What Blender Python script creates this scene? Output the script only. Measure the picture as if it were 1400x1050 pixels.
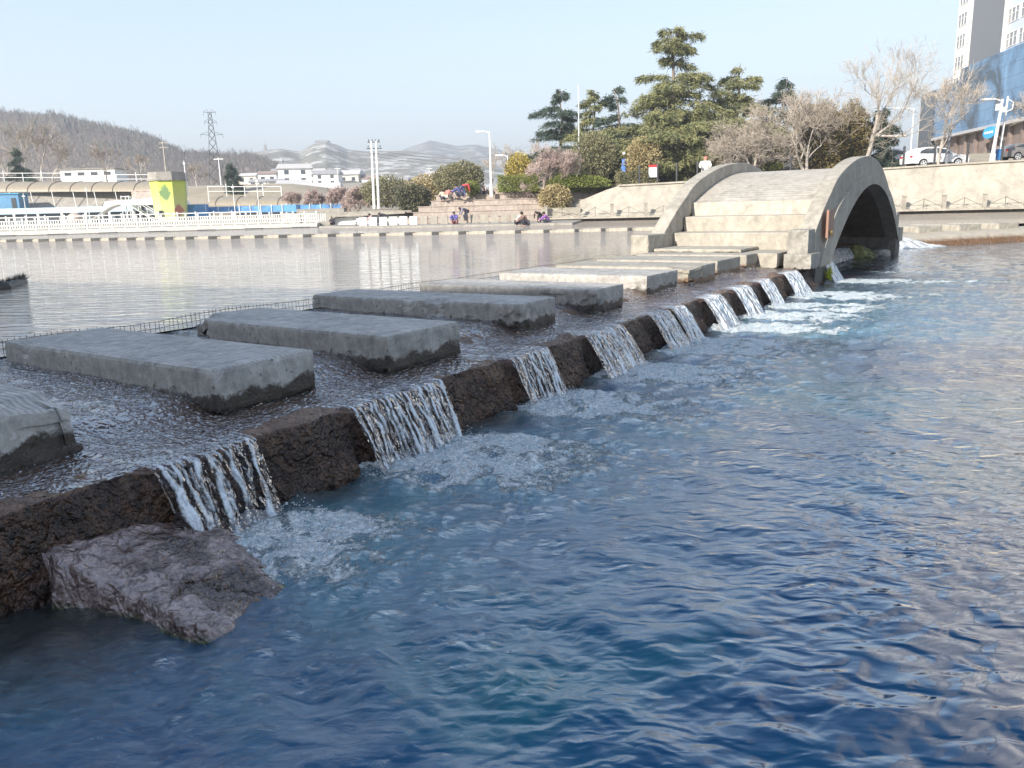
import bpy, bmesh, math, random
import numpy as np
from mathutils import Vector, Matrix, noise as mn
R=math.radians
random.seed(7); rng=np.random.default_rng(7)
scene=bpy.context.scene; COL=scene.collection
for o in list(bpy.data.objects): bpy.data.objects.remove(o)

# ------------------------------------------------------------------ camera
CZ=1.75; F=1090.0; PIT=R(12.34); ROLL=R(1.5)
cd=bpy.data.cameras.new('camera'); cam=bpy.data.objects.new('camera',cd); COL.objects.link(cam)
cd.sensor_width=36; cd.lens=36*F/1400; cd.clip_start=.05; cd.clip_end=9000
cam.location=(0,0,CZ)
_fw=Vector((0,math.cos(PIT),-math.sin(PIT))); _up=Vector((0,math.sin(PIT),math.cos(PIT))); _r=Vector((1,0,0))
_r2=math.cos(ROLL)*_r-math.sin(ROLL)*_up; _u2=math.sin(ROLL)*_r+math.cos(ROLL)*_up
cam.rotation_euler=Matrix((( _r2.x,_u2.x,-_fw.x),(_r2.y,_u2.y,-_fw.y),(_r2.z,_u2.z,-_fw.z))).to_euler()
scene.camera=cam
# ------------------------------------------------------------------ sky, sun, exposure
SUN_EL=R(27); SH=Vector((-.66,-.751)).normalized()
w=bpy.data.worlds.new('World'); scene.world=w; w.use_nodes=True
nt=w.node_tree; bg=nt.nodes['Background']; sky=nt.nodes.new('ShaderNodeTexSky'); sky.sky_type='NISHITA'
sky.sun_disc=False; sky.sun_elevation=SUN_EL; sky.sun_rotation=math.atan2(SH.x,SH.y)
sky.air_density=1.0; sky.dust_density=.4; sky.ozone_density=1.6
va=nt.nodes.new('ShaderNodeVectorMath'); va.operation='ADD'; va.inputs[1].default_value=(5.2,5.25,5.0)   # soft shoulder that compresses the sky's brightness range
vd=nt.nodes.new('ShaderNodeVectorMath'); vd.operation='DIVIDE'; vs_=nt.nodes.new('ShaderNodeVectorMath'); vs_.operation='SCALE'; vs_.inputs['Scale'].default_value=3.45
nt.links.new(sky.outputs[0],va.inputs[0]); nt.links.new(sky.outputs[0],vd.inputs[0]); nt.links.new(va.outputs[0],vd.inputs[1]); nt.links.new(vd.outputs[0],vs_.inputs[0]); nt.links.new(vs_.outputs[0],bg.inputs[0])
bg.inputs[1].default_value=.15
sl=bpy.data.lights.new('sun','SUN'); sl.energy=2.1; sl.angle=R(.5); sl.color=(1,.93,.82)
so=bpy.data.objects.new('sun',sl); COL.objects.link(so)
sd=Vector((SH.x*math.cos(SUN_EL),SH.y*math.cos(SUN_EL),math.sin(SUN_EL)))
so.rotation_euler=sd.to_track_quat('Z','Y').to_euler(); so.location=(-30,-40,60)
scene.view_settings.view_transform='Standard'; scene.view_settings.look='None'
scene.view_settings.exposure=2.25; scene.view_settings.gamma=1
scene.cycles.max_bounces=6; scene.cycles.transparent_max_bounces=12; scene.cycles.volume_bounces=0
scene.cycles.caustics_reflective=False; scene.cycles.caustics_refractive=False

# ------------------------------------------------------------------ frames of reference
# the weir frame: u along the weir to the bridge, v towards the upper pool
F0=Vector((6.97,17.68)); TH=R(56.9); U=Vector((math.cos(TH),math.sin(TH))); V=Vector((-math.sin(TH),math.cos(TH)))
def W(u,v,z=0): p=F0+U*u+V*v; return Vector((p.x,p.y,z))
def at(px,py,Y):
    d=_fw+(px-700)/F*_r2-(py-525)/F*_u2
    return Vector((d.x*Y/d.y,Y,CZ+d.z*Y/d.y))
def atz(px,py,z):
    d=_fw+(px-700)/F*_r2-(py-525)/F*_u2; t=(z-CZ)/d.z
    return Vector((d.x*t,d.y*t,z))
def sstep(a,b,x):
    t=np.clip((x-a)/(b-a),0,1); return t*t*(3-2*t)
def fb(p,o=4): return mn.fractal(Vector(p),1.0,2.0,o)

# ------------------------------------------------------------------ materials
def newmat(name):
    m=bpy.data.materials.new(name); m.use_nodes=True; nt=m.node_tree
    return m,nt,nt.nodes['Principled BSDF']
def N(nt,t,**k):
    n=nt.nodes.new(t)
    for a,b in k.items():
        if a in n.inputs: n.inputs[a].default_value=b
        else: setattr(n,a,b)
    return n
def coords(nt,kind='Object',scale=(1,1,1),rot=(0,0,0)):
    if kind=='World':
        g=nt.nodes.new('ShaderNodeNewGeometry'); src=g.outputs['Position']
    else: src=nt.nodes.new('ShaderNodeTexCoord').outputs[kind]
    mp=nt.nodes.new('ShaderNodeMapping'); mp.inputs['Scale'].default_value=scale; mp.inputs['Rotation'].default_value=rot
    nt.links.new(src,mp.inputs[0]); return mp.outputs[0]
def ramp(nt,src,stops):
    r=nt.nodes.new('ShaderNodeValToRGB'); e=r.color_ramp.elements
    while len(e)<len(stops): e.new(.5)
    for i,(p,c) in enumerate(stops):
        e[i].position=p; e[i].color=(c[0],c[1],c[2],1) if hasattr(c,'__len__') else (c,c,c,1)
    nt.links.new(src,r.inputs[0]); return r.outputs[0]
def noise(nt,vec,scale,detail=5,rough=.6,dist=0):
    n=N(nt,'ShaderNodeTexNoise',Scale=scale,Detail=detail,Roughness=rough,Distortion=dist); nt.links.new(vec,n.inputs['Vector']); return n.outputs['Fac']
def mixc(nt,f,a,b,bt='MIX'):
    m=nt.nodes.new('ShaderNodeMix'); m.data_type='RGBA'; m.blend_type=bt
    for i,v in ((0,f),(6,a),(7,b)):
        if hasattr(v,'links'): nt.links.new(v,m.inputs[i])
        else: m.inputs[i].default_value=v if i==0 else (v[0],v[1],v[2],1)
    return m.outputs[2]
def math_(nt,op,a,b=None,clamp=False):
    m=nt.nodes.new('ShaderNodeMath'); m.operation=op; m.use_clamp=clamp
    for i,v in ((0,a),(1,b)):
        if v is None: continue
        if hasattr(v,'links'): nt.links.new(v,m.inputs[i])
        else: m.inputs[i].default_value=v
    return m.outputs[0]
def bump(nt,bs,h,strength,dist,prev=None):
    b=N(nt,'ShaderNodeBump',Strength=strength,Distance=dist); nt.links.new(h,b.inputs['Height'])
    if prev: nt.links.new(prev,b.inputs['Normal'])
    nt.links.new(b.outputs[0],bs.inputs['Normal']); return b.outputs[0]
def simple(name,c,rough=.6,metal=0,var=.15,scale=3.0,bmp=0,kind='Object',emit=None,spec=.4):
    m,nt,b=newmat(name); v=coords(nt,kind); n=noise(nt,v,scale,4)
    lo=[x*(1-var) for x in c]; hi=[min(1,x*(1+var)) for x in c]
    nt.links.new(ramp(nt,n,[(.3,lo),(.7,hi)]),b.inputs['Base Color'])
    b.inputs['Roughness'].default_value=rough; b.inputs['Metallic'].default_value=metal; b.inputs['Specular IOR Level'].default_value=spec
    if bmp: bump(nt,b,noise(nt,v,scale*6,5),.5,bmp)
    return m
def concrete(name,c1,c2,wetz=None,rough=.75,groove=0,scale=1.2,pits=True,wetc=(.035,.028,.022),stain=.55,kind='Object'):
    m,nt,b=newmat(name); v=coords(nt,kind)
    n1=noise(nt,v,scale,8,.65); n2=noise(nt,v,scale*9,6,.7)
    col=ramp(nt,n1,[(.28,c1),(.72,c2)])
    d=ramp(nt,n2,[(.35,stain),(.62,1)]); col=mixc(nt,.8,col,d,'MULTIPLY')
    col=mixc(nt,.6,col,ramp(nt,noise(nt,v,scale*2.7,6,.75,1.2),[(.36,.62),(.5,.95),(.66,1.1)]),'MULTIPLY')
    vs=coords(nt,kind,(scale*3,scale*3,scale*.45)); st=ramp(nt,noise(nt,vs,2.2,5,.6),[(.42,.72),(.6,1)])
    col=mixc(nt,.5,col,st,'MULTIPLY')
    hgt=n2
    if pits:
        vo=N(nt,'ShaderNodeTexVoronoi',Scale=15.0); nt.links.new(v,vo.inputs['Vector'])
        big=noise(nt,v,5,3); th=math_(nt,'MULTIPLY',ramp(nt,big,[(.45,0),(.75,1)]),.34)
        pit=math_(nt,'LESS_THAN',vo.outputs['Distance'],th)
        col=mixc(nt,math_(nt,'MULTIPLY',pit,.65),col,[x*.28 for x in c1])
        hgt=math_(nt,'SUBTRACT',n2,math_(nt,'MULTIPLY',pit,.7))
    b.inputs['Roughness'].default_value=rough
    if wetz is not None:
        sx=N(nt,'ShaderNodeSeparateXYZ'); nt.links.new(v,sx.inputs[0])
        zz=math_(nt,'ADD',sx.outputs['Z'],math_(nt,'MULTIPLY',math_(nt,'SUBTRACT',noise(nt,v,4.5,6,.7),.5),-.26))
        mk=math_(nt,'LESS_THAN',zz,wetz)
        mk=ramp(nt,math_(nt,'SUBTRACT',wetz+.02,zz),[(0,0),(.03,1)])
        wc=mixc(nt,n2,wetc,[x*2.3 for x in wetc])
        col=mixc(nt,mk,col,wc)
        rr=math_(nt,'SUBTRACT',rough,math_(nt,'MULTIPLY',mk,rough-.35)); nt.links.new(rr,b.inputs['Roughness'])
        hgt=math_(nt,'ADD',hgt,math_(nt,'MULTIPLY',math_(nt,'MULTIPLY',mk,noise(nt,v,26,4,.8)),2.2))
    nt.links.new(col,b.inputs['Base Color'])
    p=bump(nt,b,hgt,.6,.02)
    if groove:
        tc=nt.nodes.new('ShaderNodeTexCoord'); s=N(nt,'ShaderNodeSeparateXYZ'); nt.links.new(tc.outputs['Object'],s.inputs[0])
        sn=math_(nt,'SINE',math_(nt,'MULTIPLY',s.outputs['Y'],2*math.pi/groove)); sn=math_(nt,'POWER',math_(nt,'ABSOLUTE',sn),.6)
        g=nt.nodes.new('ShaderNodeNewGeometry'); s2=N(nt,'ShaderNodeSeparateXYZ'); nt.links.new(g.outputs['Normal'],s2.inputs[0])
        sn=math_(nt,'MULTIPLY',sn,math_(nt,'GREATER_THAN',s2.outputs['Z'],.8))
        col2=mixc(nt,math_(nt,'MULTIPLY',math_(nt,'SUBTRACT',1,sn),math_(nt,'MULTIPLY',math_(nt,'GREATER_THAN',s2.outputs['Z'],.8),.75)),col,[x*.4 for x in c1])
        nt.links.new(col2,b.inputs['Base Color'])
        bump(nt,b,sn,.8,.008,p)
    return m

M={}
M['stone']=concrete('stone_concrete',(.37,.35,.325),(.62,.59,.55),wetz=-.2)
M['stone_groove']=concrete('grooved_concrete',(.46,.44,.41),(.68,.65,.61),wetz=-.2,groove=.085)
M['warm']=concrete('warm_concrete',(.37,.335,.28),(.50,.46,.39),pits=False,scale=.8,stain=.75)
M['sunlit_wet']=concrete('sunlit_concrete_wet_base',(.34,.31,.26),(.50,.46,.39),wetz=-.2,pits=False,scale=1.0,stain=.7,wetc=(.10,.06,.035))
M['gray']=concrete('gray_concrete',(.31,.285,.25),(.46,.43,.385),pits=True,scale=.9)
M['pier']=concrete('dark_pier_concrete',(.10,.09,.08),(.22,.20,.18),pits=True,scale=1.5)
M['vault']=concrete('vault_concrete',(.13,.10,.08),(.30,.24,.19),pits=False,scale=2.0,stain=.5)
M['footing']=concrete('wet_footing',(.028,.024,.02),(.09,.08,.065),rough=.4,pits=False,scale=6,stain=.4)
M['revet']=concrete('revetment_render',(.38,.345,.285),(.48,.44,.365),pits=False,scale=.25,stain=.85)
M['terr']=concrete('terrace_stone',(.38,.31,.26),(.55,.47,.41),pits=False,scale=.5,stain=.75)

def plank_bump(m,period):
    nt=m.node_tree; b=nt.nodes['Principled BSDF']; prev=b.inputs['Normal'].links[0].from_socket
    tc=nt.nodes.new('ShaderNodeTexCoord'); s=N(nt,'ShaderNodeSeparateXYZ'); nt.links.new(tc.outputs['Object'],s.inputs[0])
    fr=math_(nt,'FRACT',math_(nt,'MULTIPLY',s.outputs['X'],1/period)); ed=math_(nt,'LESS_THAN',fr,.14)
    old=b.inputs['Base Color'].links[0].from_socket
    nz=noise(nt,tc.outputs['Object'],3,4)
    nt.links.new(mixc(nt,math_(nt,'MULTIPLY',ed,math_(nt,'ADD',math_(nt,'MULTIPLY',nz,.7),.25)),old,(.14,.12,.10)),b.inputs['Base Color'])
    bump(nt,b,math_(nt,'SUBTRACT',1,ed),.7,.012,prev)
M['deck']=concrete('deck_planked_concrete',(.44,.40,.34),(.58,.53,.46),pits=False,scale=.9,stain=.75); plank_bump(M['deck'],.16)

def mat_weir():
    m,nt,b=newmat('mossy_weir_concrete'); v=coords(nt,'World')
    n1=noise(nt,v,1.7,8,.7); n2=noise(nt,v,22,6,.75); n3=noise(nt,v,5,5,.7)
    c=ramp(nt,n1,[(.28,(.012,.008,.007)),(.42,(.05,.026,.017)),(.56,(.12,.062,.035)),(.68,(.17,.10,.05)),(.8,(.06,.05,.03))])
    c=mixc(nt,ramp(nt,n2,[(.40,.95),(.56,0)]),c,(.008,.005,.004))
    c=mixc(nt,ramp(nt,n3,[(.62,0),(.75,.5)]),c,(.16,.15,.12))
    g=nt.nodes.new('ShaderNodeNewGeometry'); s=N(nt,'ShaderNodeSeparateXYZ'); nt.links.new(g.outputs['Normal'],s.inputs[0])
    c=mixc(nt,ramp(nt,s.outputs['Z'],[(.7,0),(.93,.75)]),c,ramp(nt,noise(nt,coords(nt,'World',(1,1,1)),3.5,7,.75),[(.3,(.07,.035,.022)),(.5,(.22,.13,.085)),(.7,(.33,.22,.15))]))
    nt.links.new(c,b.inputs['Base Color']); nt.links.new(ramp(nt,n3,[(.3,.2),(.7,.6)]),b.inputs['Roughness'])
    p=bump(nt,b,math_(nt,'ADD',noise(nt,v,20,1.5,.5,.6),math_(nt,'MULTIPLY',noise(nt,v,55,1,.5),.4)),1.0,.06); bump(nt,b,n3,.6,.08,p); return m
M['weir']=mat_weir()
def mat_rock():
    m,nt,b=newmat('wet_rock'); v=coords(nt,'World')
    n1=noise(nt,v,2.6,8,.7,.6); n2=noise(nt,v,30,6,.75); n3=noise(nt,v,7,6,.7,1.)
    c=ramp(nt,n1,[(.3,(.03,.016,.012)),(.43,(.11,.068,.055)),(.54,(.36,.28,.265)),(.66,(.19,.13,.115)),(.85,(.07,.038,.03))])
    c=mixc(nt,ramp(nt,n3,[(.3,.9),(.5,0)]),c,(.03,.018,.014))
    g=nt.nodes.new('ShaderNodeNewGeometry'); s=N(nt,'ShaderNodeSeparateXYZ'); nt.links.new(g.outputs['Position'],s.inputs[0])
    al=ramp(nt,math_(nt,'ADD',s.outputs['Z'],math_(nt,'MULTIPLY',n2,.05)),[(.012,1),(.035,0)])
    c=mixc(nt,math_(nt,'MULTIPLY',al,.7),c,(.09,.12,.05))
    nt.links.new(c,b.inputs['Base Color']); b.inputs['Roughness'].default_value=.16; b.inputs['Specular IOR Level'].default_value=1.0
    p=bump(nt,b,noise(nt,v,34,1.5,.5,.5),1.0,.022); bump(nt,b,noise(nt,v,9,2,.5,1.),1.0,.07,p); return m
M['rock']=mat_rock()
def water_layers(nt,b,nrm,stops,rough,foam=None):
    '''body colour under a clear surface whose mirror strength rises towards grazing view'''
    out=nt.nodes['Material Output']; b.inputs['Specular IOR Level'].default_value=0
    lw=N(nt,'ShaderNodeLayerWeight',Blend=.5); gl=N(nt,'ShaderNodeBsdfGlossy',Roughness=rough); gl.inputs[0].default_value=(1,1,1,1)
    nt.links.new(nrm,lw.inputs['Normal']); nt.links.new(nrm,gl.inputs['Normal'])
    f=ramp(nt,lw.outputs['Facing'],stops)
    if foam is not None: f=math_(nt,'MULTIPLY',f,math_(nt,'SUBTRACT',1,math_(nt,'MULTIPLY',foam,.85)))
    mx=nt.nodes.new('ShaderNodeMixShader'); nt.links.new(f,mx.inputs[0]); nt.links.new(b.outputs[0],mx.inputs[1]); nt.links.new(gl.outputs[0],mx.inputs[2]); nt.links.new(mx.outputs[0],out.inputs[0])
def mat_lower():
    m,nt,b=newmat('pool_water'); v=coords(nt,'World')
    n=noise(nt,v,.45,4,.6,.8); n2=noise(nt,v,2.2,5,.6,1.2)
    deep=ramp(nt,n,[(.34,(.002,.040,.12)),(.5,(.003,.070,.155)),(.66,(.010,.13,.16))])
    
    # brown-green shallows at the weir foot and a painted dark reflection
    sh=N(nt,'ShaderNodeAttribute',attribute_name='shallow_refl'); 
    c=mixc(nt,sh.outputs['Fac'],deep,(.012,.014,.009))
    gr=N(nt,'ShaderNodeAttribute',attribute_name='grey'); c=mixc(nt,gr.outputs['Fac'],c,(.03,.04,.06))
    fa=N(nt,'ShaderNodeAttribute',attribute_name='foam'); tu=N(nt,'ShaderNodeAttribute',attribute_name='turb')
    f1=noise(nt,coords(nt,'World',(1,1,1)),7,9,.78,1.5); f2=noise(nt,v,38,6,.8,.5)
    fm=math_(nt,'ADD',math_(nt,'MULTIPLY',fa.outputs['Fac'],1.6),math_(nt,'MULTIPLY',math_(nt,'SUBTRACT',math_(nt,'ADD',math_(nt,'MULTIPLY',f1,.55),math_(nt,'MULTIPLY',f2,.45))  ,.53),3.2))
    mk=ramp(nt,fm,[(.66,0),(.80,1)]); mk=math_(nt,'MULTIPLY',mk,math_(nt,'GREATER_THAN',fa.outputs['Fac'],.03))
    aer=math_(nt,'MULTIPLY',fa.outputs['Fac'],.6,True); c=mixc(nt,aer,c,(.16,.40,.52))
    sp=math_(nt,'MULTIPLY',ramp(nt,math_(nt,'ADD',math_(nt,'MULTIPLY',noise(nt,v,30,5,.8,1.5),1),math_(nt,'MULTIPLY',tu.outputs['Fac'],.12)),[(.70,0),(.78,.7)]),tu.outputs['Fac']); c=mixc(nt,sp,c,(.5,.66,.74))
    fc=mixc(nt,ramp(nt,math_(nt,'ADD',math_(nt,'MULTIPLY',f1,.5),math_(nt,'MULTIPLY',f2,.5)),[(.44,0),(.56,1)]),(.60,.76,.84),(.97,.98,.98)); c=mixc(nt,mk,c,fc); nt.links.new(c,b.inputs['Base Color'])
    nt.links.new(math_(nt,'ADD',.012,math_(nt,'MULTIPLY',mk,.5)),b.inputs['Roughness'])
    b.inputs['IOR'].default_value=1.45; b.inputs['Specular IOR Level'].default_value=1.0
    s1=noise(nt,coords(nt,'World',(5.4,9.5,1),(0,0,R(22))),1.0,1,.4,.7)
    s2=noise(nt,coords(nt,'World',(12,22,1),(0,0,R(-12))),1.0,.5,.4,.8)
    big=ramp(nt,noise(nt,v,.6,3),[(.42,.12),(.62,1)])
    h=math_(nt,'ADD',math_(nt,'MULTIPLY',s1,1.0),math_(nt,'MULTIPLY',math_(nt,'MULTIPLY',s2,big),.36))
    p=bump(nt,b,h,1.0,.026)
    s3=noise(nt,coords(nt,'World',(1,1.5,1),(0,0,R(30))),17,6,.72,.8)
    p=bump(nt,b,math_(nt,'MULTIPLY',s3,tu.outputs['Fac']),1.0,.03,p)
    p=bump(nt,b,math_(nt,'MULTIPLY',noise(nt,v,26,2,.6,.8),mk),1.0,.11,p)
    water_layers(nt,b,p,[(0,.02),(.30,.035),(.45,.115),(.58,.28),(.72,.45),(.88,.72),(1,.85)],.012,mk)
    return m
M['lower']=mat_lower()
def mat_upper():
    m,nt,b=newmat('upper_pool_water'); v=coords(nt,'World')
    nt.links.new(ramp(nt,noise(nt,v,.12,3),[(.35,(.30,.26,.20)),(.7,(.40,.32,.27))]),b.inputs['Base Color'])
    b.inputs['Roughness'].default_value=.10; b.inputs['Specular IOR Level'].default_value=.7
    g=nt.nodes.new('ShaderNodeNewGeometry'); s=N(nt,'ShaderNodeSeparateXYZ'); nt.links.new(g.outputs['Position'],s.inputs[0])
    yy=math_(nt,'ADD',s.outputs['Y'],math_(nt,'MULTIPLY',noise(nt,v,.25,3),8))
    wind=ramp(nt,math_(nt,'MULTIPLY',yy,.01),[(.24,.16),(.42,.6)])
    s1=noise(nt,coords(nt,'World',(1.3,5.5,1),(0,0,R(-6))),1,1,.5,.4); s2=noise(nt,coords(nt,'World',(4,15,1),(0,0,R(8))),1,1,.5,.5)
    h=math_(nt,'ADD',s1,math_(nt,'MULTIPLY',s2,.3)); h=math_(nt,'MULTIPLY',h,wind)
    p=bump(nt,b,h,1.0,.16); water_layers(nt,b,p,[(0,.03),(.4,.06),(.6,.2),(.8,.36),(.92,.52),(1,.85)],.03); return m
M['upper']=mat_upper()
def mat_flow():
    m,nt,b=newmat('flowing_water'); out=nt.nodes['Material Output']; nt.nodes.remove(b)
    v=coords(nt,'World'); st=N(nt,'ShaderNodeAttribute',attribute_name='streak')
    tr=N(nt,'ShaderNodeBsdfTransparent'); tr.inputs[0].default_value=(.74,.70,.70,1)
    gl=N(nt,'ShaderNodeBsdfGlossy',Roughness=.06); gl.inputs[0].default_value=(1,1,1,1)
    wh=N(nt,'ShaderNodeBsdfPrincipled',Roughness=.22); wh.inputs['Base Color'].default_value=(.74,.79,.84,1)
    fr=N(nt,'ShaderNodeFresnel',IOR=1.28)
    bp=N(nt,'ShaderNodeBump',Strength=1.0,Distance=.045)
    h=math_(nt,'ADD',noise(nt,coords(nt,'World',(1.3,1.3,.2)),15,1,.5,.6),math_(nt,'MULTIPLY',noise(nt,v,34,1),.35)); nt.links.new(h,bp.inputs['Height'])
    for q in (gl,wh,fr): nt.links.new(bp.outputs[0],q.inputs['Normal'])
    m1=nt.nodes.new('ShaderNodeMixShader'); nt.links.new(math_(nt,'ADD',math_(nt,'MULTIPLY',fr.outputs[0],.42),.008),m1.inputs[0]); nt.links.new(tr.outputs[0],m1.inputs[1]); nt.links.new(gl.outputs[0],m1.inputs[2])
    f=math_(nt,'ADD',st.outputs['Fac'],math_(nt,'MULTIPLY',math_(nt,'SUBTRACT',noise(nt,v,34,5,.7),.5),1.0))
    mk=math_(nt,'MULTIPLY',ramp(nt,f,[(.45,0),(.95,1)]),math_(nt,'GREATER_THAN',st.outputs['Fac'],.02))
    m2=nt.nodes.new('ShaderNodeMixShader'); nt.links.new(mk,m2.inputs[0]); nt.links.new(m1.outputs[0],m2.inputs[1]); nt.links.new(wh.outputs[0],m2.inputs[2])
    nt.links.new(m2.outputs[0],out.inputs[0]); return m
M['flow']=mat_flow()

# ------------------------------------------------------------------ mesh helpers
class MB:
    def __init__(s): s.v=[]; s.f=[]; s.m=[]; s.mi=0
    def add(s,vs,fs):
        n=len(s.v); s.v+= [tuple(p) for p in vs]; s.f+=[tuple(i+n for i in f) for f in fs]; s.m+=[s.mi]*len(fs); return s
    def box(s,c,d,rz=0,taper=1.0):
        x,y,z=[q/2 for q in d]; a,b=math.cos(rz),math.sin(rz); vs=[]
        for k in (-1,1):
            t=1 if k<0 else taper
            for (i,j) in ((-1,-1),(1,-1),(1,1),(-1,1)):
                X,Y=i*x*t,j*y*t; vs.append((c[0]+a*X-b*Y,c[1]+b*X+a*Y,c[2]+k*z))
        return s.add(vs,[(0,3,2,1),(4,5,6,7),(0,1,5,4),(1,2,6,5),(2,3,7,6),(3,0,4,7)])
    def prism(s,poly,y0,y1):   # polygon in xz, extruded along y
        n=len(poly); vs=[(x,y0,z) for x,z in poly]+[(x,y1,z) for x,z in poly]
        return s.add(vs,[tuple(range(n)),tuple(range(2*n-1,n-1,-1))]+[(i,i+n,(i+1)%n+n,(i+1)%n) for i in range(n)])
    def tube(s,pts,rs,n=6,cap=True):
        pts=[Vector(p) for p in pts]; rings=[]
        for i,p in enumerate(pts):
            d=(pts[min(i+1,len(pts)-1)]-pts[max(i-1,0)]).normalized()
            a=d.orthogonal().normalized() if i==0 else (pa-d*pa.dot(d)).normalized()
            pa=a; b=d.cross(a); r=rs[i] if hasattr(rs,'__len__') else rs
            rings.append([p+(a*math.cos(2*math.pi*k/n)+b*math.sin(2*math.pi*k/n))*r for k in range(n)])
        vs=[q for r in rings for q in r]; fs=[]
        for i in range(len(pts)-1):
            for k in range(n): fs.append((i*n+k,i*n+(k+1)%n,(i+1)*n+(k+1)%n,(i+1)*n+k))
        if cap: fs+=[tuple(range(n-1,-1,-1)),tuple((len(pts)-1)*n+k for k in range(n))]
        return s.add(vs,fs)
    def grid(s,P,nu,nv):   # P: list of nu*nv points
        return s.add(P,[(i*nv+j,(i+1)*nv+j,(i+1)*nv+j+1,i*nv+j+1) for i in range(nu-1) for j in range(nv-1)])
    def ball(s,c,r,seg=8,rings=6):
        rx,ry,rz=r if hasattr(r,'__len__') else (r,r,r); vs=[];fs=[]
        for i in range(rings+1):
            a=math.pi*i/rings
            for k in range(seg): b=2*math.pi*k/seg; vs.append((c[0]+rx*math.sin(a)*math.cos(b),c[1]+ry*math.sin(a)*math.sin(b),c[2]+rz*math.cos(a)))
        for i in range(rings):
            for k in range(seg): fs.append((i*seg+k,(i+1)*seg+k,(i+1)*seg+(k+1)%seg,i*seg+(k+1)%seg))
        return s.add(vs,fs)
def tag(o,label=None,cat=None,group=None,kind=None):
    if label: o['label']=label
    if cat: o['category']=cat
    if group: o['group']=group
    if kind: o['kind']=kind
    return o
def obj(name,mb,mats,parent=None,label=None,cat=None,group=None,kind=None,smooth=False,loc=None,rz=0,bevel=0,attrs=None):
    me=bpy.data.meshes.new(name); me.from_pydata(mb.v,[],mb.f); 
    if not isinstance(mats,(list,tuple)): mats=[mats]
    for m in mats: me.materials.append(m)
    if len(mats)>1: me.polygons.foreach_set('material_index',mb.m)
    if smooth: me.polygons.foreach_set('use_smooth',[True]*len(me.polygons))
    if attrs:
        for k,a in attrs.items():
            at_=me.attributes.new(k,'FLOAT','POINT'); at_.data.foreach_set('value',np.asarray(a,dtype=np.float32))
    me.update()
    o=bpy.data.objects.new(name,me); COL.objects.link(o)
    if loc is not None: o.location=loc
    o.rotation_euler.z=rz
    if parent: o.parent=parent
    if bevel:
        bm=o.modifiers.new('bevel','BEVEL'); bm.width=bevel; bm.segments=2; bm.limit_method='ANGLE'
    return tag(o,label,cat,group,kind)
def thing(name,label,cat,loc=(0,0,0),rz=0,group=None,scale=1):
    o=bpy.data.objects.new(name,None); COL.objects.link(o); o.location=loc; o.rotation_euler.z=rz; o.scale=(scale,)*3
    o.empty_display_size=.2
    return tag(o,label,cat,group)
def dup(root,loc,rz=0,label=None,group=None,scale=None,parent=None):
    c=root.copy(); COL.objects.link(c)
    if parent: c.parent=parent
    else:
        c.location=loc; c.rotation_euler.z=rz
        if scale: c.scale=(scale,)*3 if not hasattr(scale,'__len__') else scale
    if label: c['label']=label
    if group: c['group']=group
    for ch in list(root.children): dup(ch,None,parent=c)
    return c
UR=TH   # rotation of things laid in the weir frame (local x = u, y = v)

# ------------------------------------------------------------------ lower pool
def stepspec():
    # stepping stones: u0,u1,v0,v1,extra rotation
    return [(-17.25,-16.2,.74,3.65,0),(-15.28,-14.38,.73,3.62,-.01),(-13.6,-12.62,.62,3.5,-.03),(-11.43,-10.62,.78,3.9,.02),(-9.7,-8.85,.73,3.55,.0),
            (-7.7,-6.45,.9,3.5,.01),(-6.0,-4.8,.85,3.4,.0),(-4.4,-3.05,.95,3.4,.0),(-2.65,-1.85,.95,3.35,.0)]
FALLS=[(-16.25,-15.55),(-14.75,-13.7),(-12.72,-12.02),(-11.25,-10.35),(-9.55,-8.95),(-8.85,-8.4),(-7.65,-6.9),(-6.3,-5.5),(-4.95,-4.25),(-3.3,-2.3),(-.1,.75)]
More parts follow.
